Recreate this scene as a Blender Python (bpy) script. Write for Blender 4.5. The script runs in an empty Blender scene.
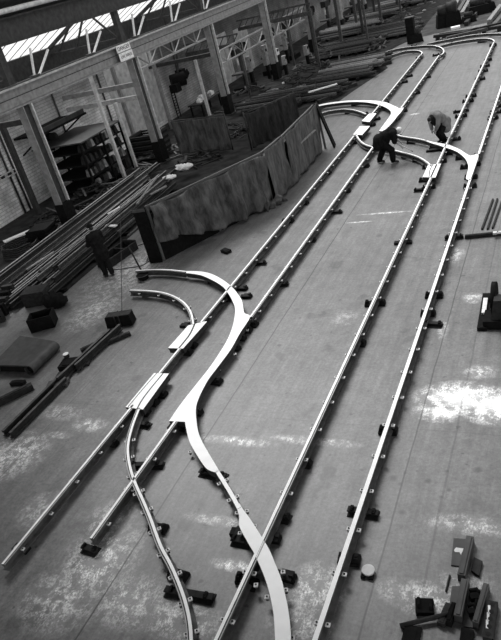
import bpy, bmesh, math, random
from mathutils import Vector, Matrix, noise
from mathutils.geometry import tessellate_polygon
PI = math.pi
C = bpy.context.scene.collection
random.seed(7)
# ------------------------------------------------------------------ camera
CAMZ = 8.06
F = 650.0
RM = Matrix(((0.89476055, 0.00218233, -0.44654092),
             (0.37954822, -0.53055128, 0.7579304),
             (-0.2352588, -0.84765003, -0.47554465)))   # columns: image right, image down, forward
right, down, fwd = RM.col[0], RM.col[1], RM.col[2]
cam = bpy.data.cameras.new('camera')
cam.sensor_fit = 'VERTICAL'; cam.sensor_height = 24.0
cam.lens = F / 640.0 * 24.0
cam.clip_end = 500
co = bpy.data.objects.new('camera', cam); C.objects.link(co)
m = Matrix((right, -down, -fwd)).transposed().to_4x4()
m.translation = (0, 0, CAMZ)
co.matrix_world = m
bpy.context.scene.camera = co

def ray(u, v):
    return RM @ Vector((u - 250.5, v - 320, F))
def G(u, v, z=0.0):                       # survey of the floor: a point at height z
    d = ray(u, v); t = (z - CAMZ) / d.z
    return Vector((d.x*t, d.y*t, z))
def PX(u, v, x):                          # survey of the column line / side wall
    d = ray(u, v); t = x / d.x
    return Vector((x, d.y*t, CAMZ + d.z*t))

# ------------------------------------------------------------------ materials
def mat(name, g, rough=.7, var=.25, scale=6.0, metal=0.0, spec=.3, bump=0.0, stretch=None):
    mt = bpy.data.materials.new(name); mt.use_nodes = True
    nt = mt.node_tree; n = nt.nodes; l = nt.links
    b = n['Principled BSDF']
    b.inputs['Roughness'].default_value = rough
    b.inputs['Metallic'].default_value = metal
    b.inputs['Specular IOR Level'].default_value = spec
    tc = n.new('ShaderNodeTexCoord')
    mp = n.new('ShaderNodeMapping')
    if stretch: mp.inputs['Scale'].default_value = stretch
    ns = n.new('ShaderNodeTexNoise'); ns.inputs['Scale'].default_value = scale
    ns.inputs['Detail'].default_value = 6
    l.new(tc.outputs['Object'], mp.inputs[0]); l.new(mp.outputs[0], ns.inputs['Vector'])
    r = n.new('ShaderNodeMapRange')
    r.inputs['From Min'].default_value = .3; r.inputs['From Max'].default_value = .7
    r.inputs['To Min'].default_value = g*(1-var); r.inputs['To Max'].default_value = g*(1+var)
    l.new(ns.outputs['Fac'], r.inputs['Value'])
    l.new(r.outputs[0], b.inputs['Base Color'])
    if bump:
        bp = n.new('ShaderNodeBump'); bp.inputs['Strength'].default_value = bump
        l.new(ns.outputs['Fac'], bp.inputs['Height']); l.new(bp.outputs[0], b.inputs['Normal'])
    return mt

M = {}
M['steel_dark'] = mat('dark_rail_steel', .075, .6, .35, 9, spec=.15)
M['head'] = mat('bright_rail_head', .90, .5, .08, 3)
M['head_dull'] = mat('dull_rail_head', .36, .5, .15, 3)
M['cast_white'] = mat('machined_casting_face', .90, .55, .05, 4)
M['cast_side'] = mat('casting_side', .035, .7, .3, 8)
M['chock'] = mat('black_iron_chock', .010, .8, .5, 14, bump=.4, spec=.12)
M['chock2'] = mat('dark_iron_chock', .018, .75, .5, 10, bump=.3, spec=.15)
M['lug'] = mat('bright_lug', .62, .5, .25, 20)
M['hole'] = mat('bolt_hole', .012, .9, .1, 5)
M['groove'] = mat('rail_groove', .05, .9, .3, 5)
M['rust'] = mat('rusty_bar', .020, .7, .5, 12, bump=.2, spec=.2)
M['rust_mid'] = mat('weathered_bar', .055, .6, .5, 9, bump=.2)
M['rust_pale'] = mat('pale_bar', .20, .6, .4, 9)
M['black'] = mat('soot_black', .008, .9, .4, 9, spec=.1)
M['plate'] = mat('dull_plate', .045, .55, .4, 5, bump=.1)
M['plate_mid'] = mat('grey_plate', .07, .6, .3, 6)
M['paint_white'] = mat('white_paint', .75, .6, .2, 12)
M['paper'] = mat('white_sheet', .8, .8, .1, 8)
M['girder'] = mat('grey_girder_paint', .22, .55, .25, 5)
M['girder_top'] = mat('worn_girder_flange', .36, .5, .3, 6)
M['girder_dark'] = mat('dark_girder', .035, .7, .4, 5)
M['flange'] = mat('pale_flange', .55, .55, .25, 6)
M['wood'] = mat('old_timber', .10, .8, .4, 7, stretch=(1, 8, 8))
M['wood_pale'] = mat('pale_timber', .42, .8, .25, 7)
M['cloth_dark'] = mat('dark_cloth', .013, .95, .3, 10, spec=.05)
M['cloth_boiler'] = mat('black_overall_cloth', .010, .95, .4, 10, spec=.05)
M['cloth_pale'] = mat('pale_jacket_cloth', .17, .9, .18, 5)
M['skin'] = mat('skin', .36, .6, .1, 20)
M['hair'] = mat('dark_hair', .015, .7, .3, 40)
M['cap'] = mat('pale_cap', .72, .85, .1, 20)
M['boot'] = mat('boot_leather', .02, .5, .3, 20)
M['rope'] = mat('wire_rope', .03, .7, .3, 30)
M['plaster'] = mat('whitewash', .42, .9, .3, 3)
M['dial'] = mat('pale_machine_paint', .24, .6, .4, 6)

def canvas(name, g):
    mt = bpy.data.materials.new(name); mt.use_nodes = True
    nt = mt.node_tree; n = nt.nodes; l = nt.links; b = n['Principled BSDF']
    b.inputs['Roughness'].default_value = .9; b.inputs['Specular IOR Level'].default_value = .1
    tc = n.new('ShaderNodeTexCoord')
    a = n.new('ShaderNodeTexNoise'); a.inputs['Scale'].default_value = 2.2; a.inputs['Detail'].default_value = 8
    mp = n.new('ShaderNodeMapping'); mp.inputs['Scale'].default_value = (1.8, 1.8, .55); l.new(tc.outputs['Object'], mp.inputs[0])
    a.inputs['Roughness'].default_value = .7
    l.new(mp.outputs[0], a.inputs['Vector'])
    r = n.new('ShaderNodeMapRange'); r.inputs['From Min'].default_value = .38; r.inputs['From Max'].default_value = .66
    r.inputs['To Min'].default_value = g*.6; r.inputs['To Max'].default_value = g*1.9
    l.new(a.outputs['Fac'], r.inputs['Value']); l.new(r.outputs[0], b.inputs['Base Color'])
    w = n.new('ShaderNodeTexNoise'); w.inputs['Scale'].default_value = 14
    l.new(tc.outputs['Object'], w.inputs['Vector'])
    bp = n.new('ShaderNodeBump'); bp.inputs['Strength'].default_value = .35
    l.new(w.outputs['Fac'], bp.inputs['Height']); l.new(bp.outputs[0], b.inputs['Normal'])
    return mt
M['canvas'] = canvas('tarpaulin_grey', .075)
M['canvas_dark'] = canvas('tarpaulin_dark', .022)
M['canvas_mid'] = canvas('tarpaulin_mid', .075)

def brick():
    mt = bpy.data.materials.new('whitewashed_brick'); mt.use_nodes = True
    nt = mt.node_tree; n = nt.nodes; l = nt.links; b = n['Principled BSDF']
    b.inputs['Roughness'].default_value = .9
    tc = n.new('ShaderNodeTexCoord'); mp = n.new('ShaderNodeMapping')
    mp.inputs['Rotation'].default_value = (0, 0, 0)
    sx = n.new('ShaderNodeSeparateXYZ'); cx = n.new('ShaderNodeCombineXYZ')
    l.new(tc.outputs['Object'], sx.inputs[0]); l.new(sx.outputs['Y'], cx.inputs['X']); l.new(sx.outputs['Z'], cx.inputs['Y'])
    bt = n.new('ShaderNodeTexBrick'); bt.inputs['Scale'].default_value = 1.0
    bt.inputs['Brick Width'].default_value = .46; bt.inputs['Row Height'].default_value = .15
    bt.inputs['Mortar Size'].default_value = .018
    bt.inputs['Color1'].default_value = (.58, .58, .58, 1); bt.inputs['Color2'].default_value = (.47, .47, .47, 1)
    bt.inputs['Mortar'].default_value = (.34, .34, .34, 1)
    l.new(cx.outputs[0], bt.inputs['Vector'])
    a = n.new('ShaderNodeTexNoise'); a.inputs['Scale'].default_value = .45; a.inputs['Detail'].default_value = 7
    a.inputs['Roughness'].default_value = .65
    l.new(cx.outputs[0], a.inputs['Vector'])
    r = n.new('ShaderNodeMapRange'); r.inputs['From Min'].default_value = .38; r.inputs['From Max'].default_value = .66
    r.inputs['To Min'].default_value = .5; r.inputs['To Max'].default_value = 1.4
    l.new(a.outputs['Fac'], r.inputs['Value'])
    # limewash worn away above about three metres
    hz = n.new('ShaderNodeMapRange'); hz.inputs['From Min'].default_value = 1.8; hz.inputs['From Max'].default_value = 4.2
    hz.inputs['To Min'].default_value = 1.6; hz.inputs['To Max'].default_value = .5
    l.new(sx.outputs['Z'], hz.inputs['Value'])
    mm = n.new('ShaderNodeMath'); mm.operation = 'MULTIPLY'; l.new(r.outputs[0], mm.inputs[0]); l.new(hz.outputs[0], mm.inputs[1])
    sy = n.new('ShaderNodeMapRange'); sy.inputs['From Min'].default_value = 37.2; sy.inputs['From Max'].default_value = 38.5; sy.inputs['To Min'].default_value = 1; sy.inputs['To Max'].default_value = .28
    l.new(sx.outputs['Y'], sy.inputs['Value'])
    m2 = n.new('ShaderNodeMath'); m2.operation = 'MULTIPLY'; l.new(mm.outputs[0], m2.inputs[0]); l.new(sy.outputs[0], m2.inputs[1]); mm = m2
    mx = n.new('ShaderNodeMix'); mx.data_type = 'RGBA'; mx.blend_type = 'MULTIPLY'; mx.inputs['Factor'].default_value = 1
    l.new(bt.outputs['Color'], mx.inputs['A']); l.new(mm.outputs[0], mx.inputs['B'])
    l.new(mx.outputs['Result'], b.inputs['Base Color'])
    return mt
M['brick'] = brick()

def glass():
    mt = bpy.data.materials.new('sooty_roof_glass'); mt.use_nodes = True
    nt = mt.node_tree; n = nt.nodes; l = nt.links
    for x in list(n):
        if x.type != 'OUTPUT_MATERIAL': n.remove(x)
    out = [x for x in n if x.type == 'OUTPUT_MATERIAL'][0]
    tr = n.new('ShaderNodeBsdfTransparent'); tr.inputs[0].default_value = (.93, .93, .93, 1)
    gl = n.new('ShaderNodeBsdfGlossy'); gl.inputs['Roughness'].default_value = .1
    mx = n.new('ShaderNodeMixShader'); mx.inputs[0].default_value = .06
    l.new(tr.outputs[0], mx.inputs[1]); l.new(gl.outputs[0], mx.inputs[2]); l.new(mx.outputs[0], out.inputs[0])
    return mt
M['glass'] = glass()

# floor: worn concrete with long seams, streaks, splashes of dried white lime and light painted at left
def floor_mat():
    mt = bpy.data.materials.new('worn_works_floor'); mt.use_nodes = True
    nt = mt.node_tree; n = nt.nodes; l = nt.links; b = n['Principled BSDF']
    b.inputs['Roughness'].default_value = .45; b.inputs['Specular IOR Level'].default_value = .5
    tc = n.new('ShaderNodeTexCoord'); P = tc.outputs['Object']
    sx = n.new('ShaderNodeSeparateXYZ'); l.new(P, sx.inputs[0])
    def math_(op, a, bb=None, cc=None, clamp=False):
        q = n.new('ShaderNodeMath'); q.operation = op; q.use_clamp = clamp
        for i, s in enumerate((a, bb, cc)):
            if s is None: continue
            if isinstance(s, (int, float)): q.inputs[i].default_value = s
            else: l.new(s, q.inputs[i])
        return q.outputs[0]
    def rng(s, a, bb, c, d):
        q = n.new('ShaderNodeMapRange'); q.inputs['From Min'].default_value = a; q.inputs['From Max'].default_value = bb
        q.inputs['To Min'].default_value = c; q.inputs['To Max'].default_value = d; l.new(s, q.inputs['Value']); return q.outputs[0]
    def nz(scale, detail=6, rough=.6, sc=(1, 1, 1)):
        mp = n.new('ShaderNodeMapping'); mp.inputs['Scale'].default_value = sc; l.new(P, mp.inputs[0])
        q = n.new('ShaderNodeTexNoise'); q.inputs['Scale'].default_value = scale; q.inputs['Detail'].default_value = detail
        q.inputs['Roughness'].default_value = rough; l.new(mp.outputs[0], q.inputs['Vector']); return q.outputs['Fac']
    big = rng(nz(.35, 5), .3, .7, .85, 1.15)
    mid = rng(nz(2.3, 9, .78), .33, .67, .70, 1.3)
    fine = rng(nz(16, 6, .8), .33, .67, .62, 1.38)
    streak = rng(nz(2.2, 6, .7, (3.2, .16, 1)), .35, .65, .80, 1.2)
    base = math_('MULTIPLY', math_('MULTIPLY', big, mid), math_('MULTIPLY', fine, streak))
    base = math_('MULTIPLY', base, .122)
    # dark oil spots
    oil = math_('MAXIMUM', rng(nz(1.1, 3, .5), .64, .70, 0.0, .4), rng(nz(4.5, 2, .5), .70, .74, 0.0, .55))
    spots = [(405,473,.05),(417,471,.04),(428,481,.08),(400,484,.06),(447,471,.05),(449,490,.06),(441,497,.05),(393,478,.09),(402,512,.07),(455,520,.06),(478,470,.09),(452,345,.04),(300,318,.04),(330,455,.05),(362,470,.05),(290,425,.05),(340,300,.06)]
    for (u, v_, r_) in spots:
        p = G(u, v_); v = n.new('ShaderNodeVectorMath'); v.operation = 'DISTANCE'; l.new(P, v.inputs[0]); v.inputs[1].default_value = (p.x, p.y, 0)
        oil = math_('MAXIMUM', oil, rng(math_('ADD', v.outputs['Value'], math_('MULTIPLY', nz(20, 2), .03)), r_*.5, r_*1.2, .6, 0.0))
    base = math_('MULTIPLY', base, math_('SUBTRACT', 1.0, oil))
    # white splashes, plus roof-glass light painted on the floor at left
    blobs = [(G(462,398), .85, .50, 1.5), (G(495,405), .7, .55, 1.4), (G(440,412), .5, .3, .9), (G(480,372), .35, .25, .5),
             (G(100,560), .75, .9, .62), (G(60,600), .8, .6, .5), (G(130,600), .7, .5, .55), (G(15,455), .8, .8, .62), (G(110,520), .5, .5, .5),
             (G(40,510), .5, .5, .35), (G(180,620), .8, .35, .6), (G(235,566), .45, .12, .95), (G(315,590), .45, .5, .75), (G(300,625), .5, .3, .6),
             (G(215,520), .6, .12, .6), (G(235,441), .9, .14, .65), (G(300,440), .8, .13, .45), (G(335,443), .5, .12, .5), (G(425,598), .5, .3, .65),
             (G(470,525), .7, .2, .5), (G(90,425), .5, .25, .5), (G(60,435), .35, .12, .5), (G(60,412), .9, .3, .3), (G(345,318), .35, .4, .25),
             (G(422,215), .12, .7, .25), (G(130,270), 1.6, 2.6, .42), (G(95,310), .9, 1.3, .45), (G(415,114), .25, .14, .9), (G(385,213), .9, .07, .7),  # the two largest blobs paint in light on the left floor
             (G(360,222), .5, .06, .6), (G(455,255), .25, .5, .45), (G(473,298), .25, .25, .7), (G(443,330), .12, .35, .6), (G(395,590), .3, .2, .4),
             (G(465,585), .4, .3, .35)]
    patch = math_('MULTIPLY', rng(nz(5.5, 9, .78, (1, .8, 1)), .475, .55, 0.0, 1.0), rng(nz(34, 4, .7, (1, .6, 1)), .38, .60, .05, 1.0))
    acc = None
    for (p, rx, ry, s) in blobs:
        v = n.new('ShaderNodeVectorMath'); v.operation = 'SUBTRACT'; l.new(P, v.inputs[0]); v.inputs[1].default_value = (p.x, p.y, 0)
        d = n.new('ShaderNodeVectorMath'); d.operation = 'MULTIPLY'; l.new(v.outputs[0], d.inputs[0]); d.inputs[1].default_value = (1/rx, 1/ry, 0)
        le = n.new('ShaderNodeVectorMath'); le.operation = 'LENGTH'; l.new(d.outputs[0], le.inputs[0])
        q = rng(le.outputs['Value'], .25, 1.15, s, 0.0)
        acc = q if acc is None else math_('MAXIMUM', acc, q)
    soft = math_('ADD', math_('MULTIPLY', patch, .88), .12)
    w = math_('MULTIPLY', acc, soft)
    base = math_('ADD', base, math_('MULTIPLY', w, 1.4))
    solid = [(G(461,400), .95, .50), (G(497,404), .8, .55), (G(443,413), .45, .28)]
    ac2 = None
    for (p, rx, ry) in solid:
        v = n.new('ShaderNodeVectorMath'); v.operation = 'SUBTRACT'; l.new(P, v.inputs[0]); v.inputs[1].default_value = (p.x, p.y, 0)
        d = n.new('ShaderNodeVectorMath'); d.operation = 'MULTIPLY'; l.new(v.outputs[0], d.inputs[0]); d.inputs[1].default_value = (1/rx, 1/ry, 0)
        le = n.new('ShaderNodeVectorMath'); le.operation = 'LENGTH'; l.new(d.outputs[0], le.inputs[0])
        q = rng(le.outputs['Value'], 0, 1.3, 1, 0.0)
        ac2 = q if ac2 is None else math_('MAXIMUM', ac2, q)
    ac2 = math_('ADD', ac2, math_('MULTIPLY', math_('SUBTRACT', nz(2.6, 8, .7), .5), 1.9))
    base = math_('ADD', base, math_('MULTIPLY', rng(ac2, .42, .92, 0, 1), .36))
    # seams between the bays of the floor
    def seam(coord, at, width, dark):
        dd = math_('ABSOLUTE', math_('SUBTRACT', coord, at))
        return rng(dd, width*.6, width, dark, 0.0)
    sm = None
    wob = math_('MULTIPLY', math_('SUBTRACT', nz(.8, 2), .5), .05)
    X = math_('ADD', sx.outputs['X'], wob)
    Y = math_('ADD', sx.outputs['Y'], wob)
    for at, wd, dk in ((-6.68, .020, .75), (-2.57, .018, .65), (-10.8, .016, .4), (-1.89, .022, .35), (-14.9, .02, .4)):
        q = seam(X, at, wd, dk); sm = q if sm is None else math_('MAXIMUM', sm, q)
    for at in (9.1, 15.4, 21.7, 28.0, 34.3, 40.6):
        sm = math_('MAXIMUM', sm, seam(Y, at, .02, .18))
    base = math_('MULTIPLY', base, math_('SUBTRACT', 1.0, sm))
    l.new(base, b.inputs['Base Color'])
    bp = n.new('ShaderNodeBump'); bp.inputs['Strength'].default_value = .08
    l.new(fine, bp.inputs['Height']); l.new(bp.outputs[0], b.inputs['Normal'])
    return mt
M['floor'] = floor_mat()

# ------------------------------------------------------------------ mesh builder
class MB:
    keep = False
    def __init__(s): s.bm = bmesh.new()
    def faces(s, vs, fs, mi=0, smooth=False):
        bv = [s.bm.verts.new(v) for v in vs]
        for i, f in enumerate(fs):
            try: fc = s.bm.faces.new([bv[k] for k in f])
            except ValueError: continue
            fc.material_index = mi[i] if isinstance(mi, (list, tuple)) else mi
            fc.smooth = smooth
        return bv
    def box(s, c, size, rot=None, mi=0, taper=1.0):
        hx, hy, hz = size[0]/2, size[1]/2, size[2]/2
        vs = [Vector((x*(taper if z > 0 else 1), y*(taper if z > 0 else 1), z)) for x in (-hx, hx) for y in (-hy, hy) for z in (-hz, hz)]
        if rot is not None:
            R = rot if isinstance(rot, Matrix) else Matrix.Rotation(rot, 3, 'Z')
            vs = [R @ v for v in vs]
        c = Vector(c)
        s.faces([v + c for v in vs], [(0,1,3,2),(4,6,7,5),(0,4,5,1),(2,3,7,6),(0,2,6,4),(1,5,7,3)], mi); return s
    def bar(s, a, b, w, h, mi=0, up=(0,0,1)):           # box beam from a to b
        a, b = Vector(a), Vector(b); d = b - a; L = d.length; y = d.normalized()
        x = y.cross(Vector(up));
        if x.length < 1e-4: x = Vector((1, 0, 0))
        x.normalize(); z = x.cross(y)
        R = Matrix((x, y, z)).transposed()
        return s.box((a+b)/2, (w, L, h), R, mi)
    def tube(s, pts, r, n=8, mi=0, cap=True, smooth=True):
        pts = [Vector(p) for p in pts]; k = len(pts)
        rs = r if isinstance(r, (list, tuple)) else [r]*k
        rings = []; ref = None
        for i, p in enumerate(pts):
            t = (pts[min(i+1, k-1)] - pts[max(i-1, 0)]).normalized()
            if ref is None:
                ref = Vector((0,0,1)) if abs(t.z) < .9 else Vector((1,0,0))
            x = t.cross(ref).normalized(); y = t.cross(x).normalized(); ref = y.cross(t) if False else ref
            rings.append([s.bm.verts.new(p + (x*math.cos(2*PI*j/n) + y*math.sin(2*PI*j/n))*rs[i]) for j in range(n)])
        for i in range(k-1):
            for j in range(n):
                f = s.bm.faces.new((rings[i][j], rings[i][(j+1)%n], rings[i+1][(j+1)%n], rings[i+1][j])); f.material_index = mi; f.smooth = smooth
        if cap:
            for rg in (rings[0][::-1], rings[-1]):
                f = s.bm.faces.new(rg); f.material_index = mi
        return s
    def ball(s, c, r, mi=0, scale=(1,1,1), seg=12, rot=None):
        M4 = Matrix.Translation(Vector(c)) @ (rot.to_4x4() if rot else Matrix()) @ Matrix.Diagonal((r*scale[0], r*scale[1], r*scale[2], 1))
        res = bmesh.ops.create_uvsphere(s.bm, u_segments=seg, v_segments=max(6, seg//2+2), radius=1, matrix=M4)
        for v in res['verts']:
            for f in v.link_faces: f.material_index = mi; f.smooth = True
        return s
    def prism(s, outline, z0, z1, mi_top=0, mi_side=1):
        o = [Vector((p[0], p[1], 0)) for p in outline]
        area = sum(o[i].x*o[(i+1)%len(o)].y - o[(i+1)%len(o)].x*o[i].y for i in range(len(o)))
        if area < 0: o = o[::-1]
        t = [s.bm.verts.new((p.x, p.y, z1)) for p in o]; bt = [s.bm.verts.new((p.x, p.y, z0)) for p in o]
        for tri in tessellate_polygon([o]):
            i, j, k = tri
            if (o[j]-o[i]).cross(o[k]-o[i]).z < 0: j, k = k, j
            try:
                f = s.bm.faces.new((t[i], t[j], t[k])); f.material_index = mi_top
                f = s.bm.faces.new((bt[i], bt[k], bt[j])); f.material_index = mi_side
            except ValueError: pass
        for i in range(len(o)):
            j = (i+1) % len(o)
            q = s.bm.faces.new((bt[i], bt[j], t[j], t[i])); q.material_index = mi_side
        s.keep = True
        return s
    def sweep(s, prof, path, mis, closed_prof=True):      # prof: (offset to the right, z); path: points on the floor plan
        n = len(prof); rings = []
        for i, p in enumerate(path):
            a = path[max(i-1, 0)]; b = path[min(i+1, len(path)-1)]
            t = Vector((b[0]-a[0], b[1]-a[1], 0)).normalized(); r = Vector((t.y, -t.x, 0))
            rings.append([s.bm.verts.new(Vector((p[0], p[1], 0)) + r*q[0] + Vector((0,0,q[1]))) for q in prof])
        for i in range(len(path)-1):
            for j in range(n):
                k = (j+1) % n
                f = s.bm.faces.new((rings[i][j], rings[i+1][j], rings[i+1][k], rings[i][k])); f.material_index = mis[j]
        for rg in (rings[0], rings[-1]):
            f = s.bm.faces.new(rg); f.material_index = mis[0]
        return s
    def build(s, name, mats, parent=None, loc=None):
        bm = s.bm
        if not s.keep: bmesh.ops.recalc_face_normals(bm, faces=bm.faces)
        if parent is not None: org = parent['_o'] if '_o' in parent else parent.location
        elif loc is not None: org = loc
        else:
            xs = [v.co.x for v in bm.verts]; ys = [v.co.y for v in bm.verts]; zs = [v.co.z for v in bm.verts]
            org = ((min(xs)+max(xs))/2, (min(ys)+max(ys))/2, min(zs))
        org = Vector(org)
        bmesh.ops.translate(bm, verts=bm.verts, vec=-org)
        me = bpy.data.meshes.new(name); bm.to_mesh(me); bm.free()
        for q in (mats if isinstance(mats, (list, tuple)) else [mats]): me.materials.append(q)
        o = bpy.data.objects.new(name, me); C.objects.link(o)
        if parent is not None: o.parent = parent; WO[o.name] = org.copy()
        else: o.location = org
        return o
WO = {}
def tag(o, label, cat, group=None):
    o['label'] = label; o['category'] = cat
    if group: o['group'] = group
    return o
def thing(name, label, cat, loc=(0,0,0), group=None):
    o = bpy.data.objects.new(name, None); C.objects.link(o)
    o.empty_display_size = .2; o.location = loc
    return tag(o, label, cat, group)
class Sub:                                                   # parent a sub-part: same origin as its part
    pass
def sub(mb, name, mats, part):                               # part is a child whose own origin is the thing's origin
    bm = mb.bm; root = part.parent
    bmesh.ops.recalc_face_normals(bm, faces=bm.faces)
    bmesh.ops.translate(bm, verts=bm.verts, vec=-Vector(root.location))
    me = bpy.data.meshes.new(name); bm.to_mesh(me); bm.free()
    for q in (mats if isinstance(mats, (list, tuple)) else [mats]): me.materials.append(q)
    o = bpy.data.objects.new(name, me); C.objects.link(o); o.parent = part
    return o
def struct(o): o['kind'] = 'structure'; return o
def copy_tree(o, parent=None):
    c = o.copy(); C.objects.link(c)
    if parent: c.parent = parent
    for ch in list(o.children): copy_tree(ch, c)
    return c
def crom(pts, k=6, closed=False):
    pts = [Vector((p[0], p[1], 0)) for p in pts]; out = []
    n = len(pts)
    for i in range(n-1):
        p0 = pts[max(i-1,0)]; p1 = pts[i]; p2 = pts[i+1]; p3 = pts[min(i+2,n-1)]
        for j in range(k):
            t = j/k
            out.append(.5*((2*p1)+(p2-p0)*t+(2*p0-5*p1+4*p2-p3)*t*t+(3*p1-p0-3*p2+p3)*t**3))
    out.append(pts[-1]); return out
ORD = ['first','second','third','fourth','fifth','sixth','seventh','eighth','ninth','tenth','eleventh','twelfth','thirteenth','fourteenth',
       'fifteenth','sixteenth','seventeenth','eighteenth','nineteenth','twentieth','twenty-first','twenty-second','twenty-third','twenty-fourth','twenty-fifth','twenty-sixth','twenty-seventh','twenty-eighth','twenty-ninth','thirtieth']

# ================================================================== THE SETTING
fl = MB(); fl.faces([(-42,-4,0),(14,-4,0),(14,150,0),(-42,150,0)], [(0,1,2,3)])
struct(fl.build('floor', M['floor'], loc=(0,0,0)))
XW, XC = -24.0, -19.2           # side wall, column line
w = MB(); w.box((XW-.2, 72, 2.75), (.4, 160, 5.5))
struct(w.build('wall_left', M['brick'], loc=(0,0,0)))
w = MB(); w.box((XW-.05, 72, 6.0), (.5, 160, 1.0))
struct(w.build('trim_1', M['girder_dark'], loc=(0,0,0)))
# lean-to roof of the side aisle: glazed lower part, boarded upper part, valley beam
def roofz(x): return 6.5 + (x-XW)*(2.15/4.8)
gl = MB()
a, b = XW, XC-1.0
gl.faces([(a,-8,roofz(a)),(b,-8,roofz(b)),(b,152,roofz(b)),(a,152,roofz(a))], [(0,1,2,3)])
struct(gl.build('window_1', M['glass'], loc=(0,0,0)))
mu = MB()
y = 6.0
while y < 120:
    mu.bar((a, y, roofz(a)+.012), (b, y, roofz(b)+.012), .04, .02); y += .78
struct(mu.build('trim_2', M['girder_dark'], loc=(0,0,0)))
rf = MB()
rf.faces([(b,-8,roofz(b)),(XC+.2,-8,roofz(XC)+.1),(XC+.2,152,roofz(XC)+.1),(b,152,roofz(b))], [(0,1,2,3)])
rf.faces([(XC+.2,-8,roofz(XC)+.1),(XC+1.2,-8,roofz(XC)+1.0),(XC+1.2,152,roofz(XC)+1.0),(XC+.2,152,roofz(XC)+.1)], [(0,1,2,3)])
struct(rf.build('shading_roof', M['girder_dark'], loc=(0,0,0)))

unseen_roof = MB()
unseen_roof.faces([(XC+1.2,-8,9.65),(-16.6,-8,11.0),(-16.6,152,11.0),(XC+1.2,152,9.65)], [(0,1,2,3)])  # unseen roof strip added to shade the pile on the left
struct(unseen_roof.build('shading_roof', M['girder_dark'], loc=(0,0,0)))
unseen_roof = MB(); unseen_roof.box((-2.0,-4.1,13.2), (33,34.8,.3)); unseen_roof.box((9.5,80,13.2), (14,134,.3))  # unseen slabs added to darken the near floor and the right side
struct(unseen_roof.build('shading_roof', M['girder_dark'], loc=(0,0,0)))

def ibeam(mb, x, y0, y1, z0, z1, w, tf=.06, tw=.03, mi=(0,0,0)):
    mb.box((x, (y0+y1)/2, z0+tf/2), (w, y1-y0, tf), mi=mi[0])
    mb.box((x, (y0+y1)/2, z1-tf/2), (w, y1-y0, tf), mi=mi[2])
    mb.box((x, (y0+y1)/2, (z0+z1)/2), (tw, y1-y0, z1-z0-2*tf), mi=mi[1])
# valley beam carried by the columns
t = thing('valley_beam', 'dark deep roof beam running below the eaves at top left corner', 'roof beam', (XC, 0, 7.35))
vb = MB(); ibeam(vb, XC, 4, 130, 7.35, 8.25, .45); vb.build('beam', M['girder_dark'], t)
g2 = MB(); g2.tube([(XC+.45, 4, 8.45), (XC+.45, 30, 8.45)], .10, 10); g2.build('gutter_pipe', M['flange'], t)
# crane girder
t = thing('crane_girder', 'long grey crane runway girder across the column tops on the left', 'girder', (XC, 0, 5.2))
cg = MB(); ibeam(cg, XC, 5, 130, 5.2, 5.95, .42, mi=(0,0,1)); cg.build('beam', [M['girder'], M['girder_top']], t)
cr = MB(); cr.box((XC, 67, 5.98), (.09, 125, .06)); cr.build('runway_rail', M['steel_dark'], t)
cl = MB(); cl.box((XC+.215, 67, 5.60), (.02, 125, .035)); cl.build('web_strip', M['girder_dark'], t)

COLY = [20.25, 28.35, 36.95, 45.5, 54.1, 62.7, 71.3, 79.9, 88.5]
base_names = ['nearest the left edge of the floor', 'second from the near end, below the sign', 'third from the near end, behind the hanging canvas',
              'fourth from the near end', 'fifth from the near end', 'sixth from the near end', 'seventh from the near end', 'eighth from the near end', 'ninth from the near end']
def make_column(y, lab):
    t = thing('steel_column', 'steel column under the crane girder, ' + lab, 'column', (XC, y, 0), 'columns under the crane girder')
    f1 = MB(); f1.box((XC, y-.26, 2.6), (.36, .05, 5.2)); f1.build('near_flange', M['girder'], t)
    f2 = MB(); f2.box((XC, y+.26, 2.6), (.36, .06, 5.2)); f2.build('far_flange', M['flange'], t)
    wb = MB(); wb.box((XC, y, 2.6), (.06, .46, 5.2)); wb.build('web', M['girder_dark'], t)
    bp = MB(); bp.box((XC, y, .03), (.7, .8, .06)); bp.build('base_plate', M['girder_dark'], t)
    pd = MB(); pd.box((XC, y, .6), (.44, .62, 1.1)); pd.build('casing', M['black'], t)
    up = MB(); up.box((XC-.1, y-.15, 6.7), (.22, .34, 1.5)); up.build('upper_post', M['girder_dark'], t)
    return t
for y, lb in zip(COLY, base_names): make_column(y, lb)
# roof trusses and V struts above the crane girder
k = 0
for i, y in enumerate(COLY[:6]):
    t = thing('roof_truss', 'dark steel truss under the glazed aisle roof over the ' + ORD[i] + ' column', 'truss', (XC-2.4, y, 6.2))
    r = MB(); r.bar((XW, y, roofz(XW)-.12), (XC, y, roofz(XC)-.12), .12, .16); r.build('rafter', M['girder_dark'], t)
    r = MB(); r.bar((XW, y, 6.15), (XC, y, 6.15), .1, .12); r.build('tie_bar', M['girder_dark'], t)
    for xx0, xx1 in ((-23.4, -22.2), (-21.0, -22.2), (-21.0, -19.6)):
        z0 = 6.15 if xx0 != -21.0 else roofz(-21)-.15
        z1 = roofz(xx1)-.15 if xx0 != -21.0 else 6.15
        r = MB(); r.bar((xx0, y, z0), (xx1, y, z1), .08, .08); r.build('brace', M['girder_dark'], t)
for i in range(10):
    y = 21.45 + 3.87*i
    t = thing('forked_strut', 'pale V-shaped strut standing on the crane girder, ' + ORD[i] + ' from the near end', 'strut', (XC, y, 6.0), 'pale struts on the crane girder')
    r = MB(); r.bar((XC, y-.03, 6.0), (XC, y+.31, 7.01), .08, .06); r.build('leg', M['paint_white'], t)
    r = MB(); r.bar((XC, y+.26, 6.0), (XC, y+1.29, 6.75), .08, .06); r.build('leg', M['paint_white'], t)
    r = MB(); r.box((XC, y, 6.03), (.25, .4, .05)); r.build('foot_plate', M['girder_dark'], t)
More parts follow.
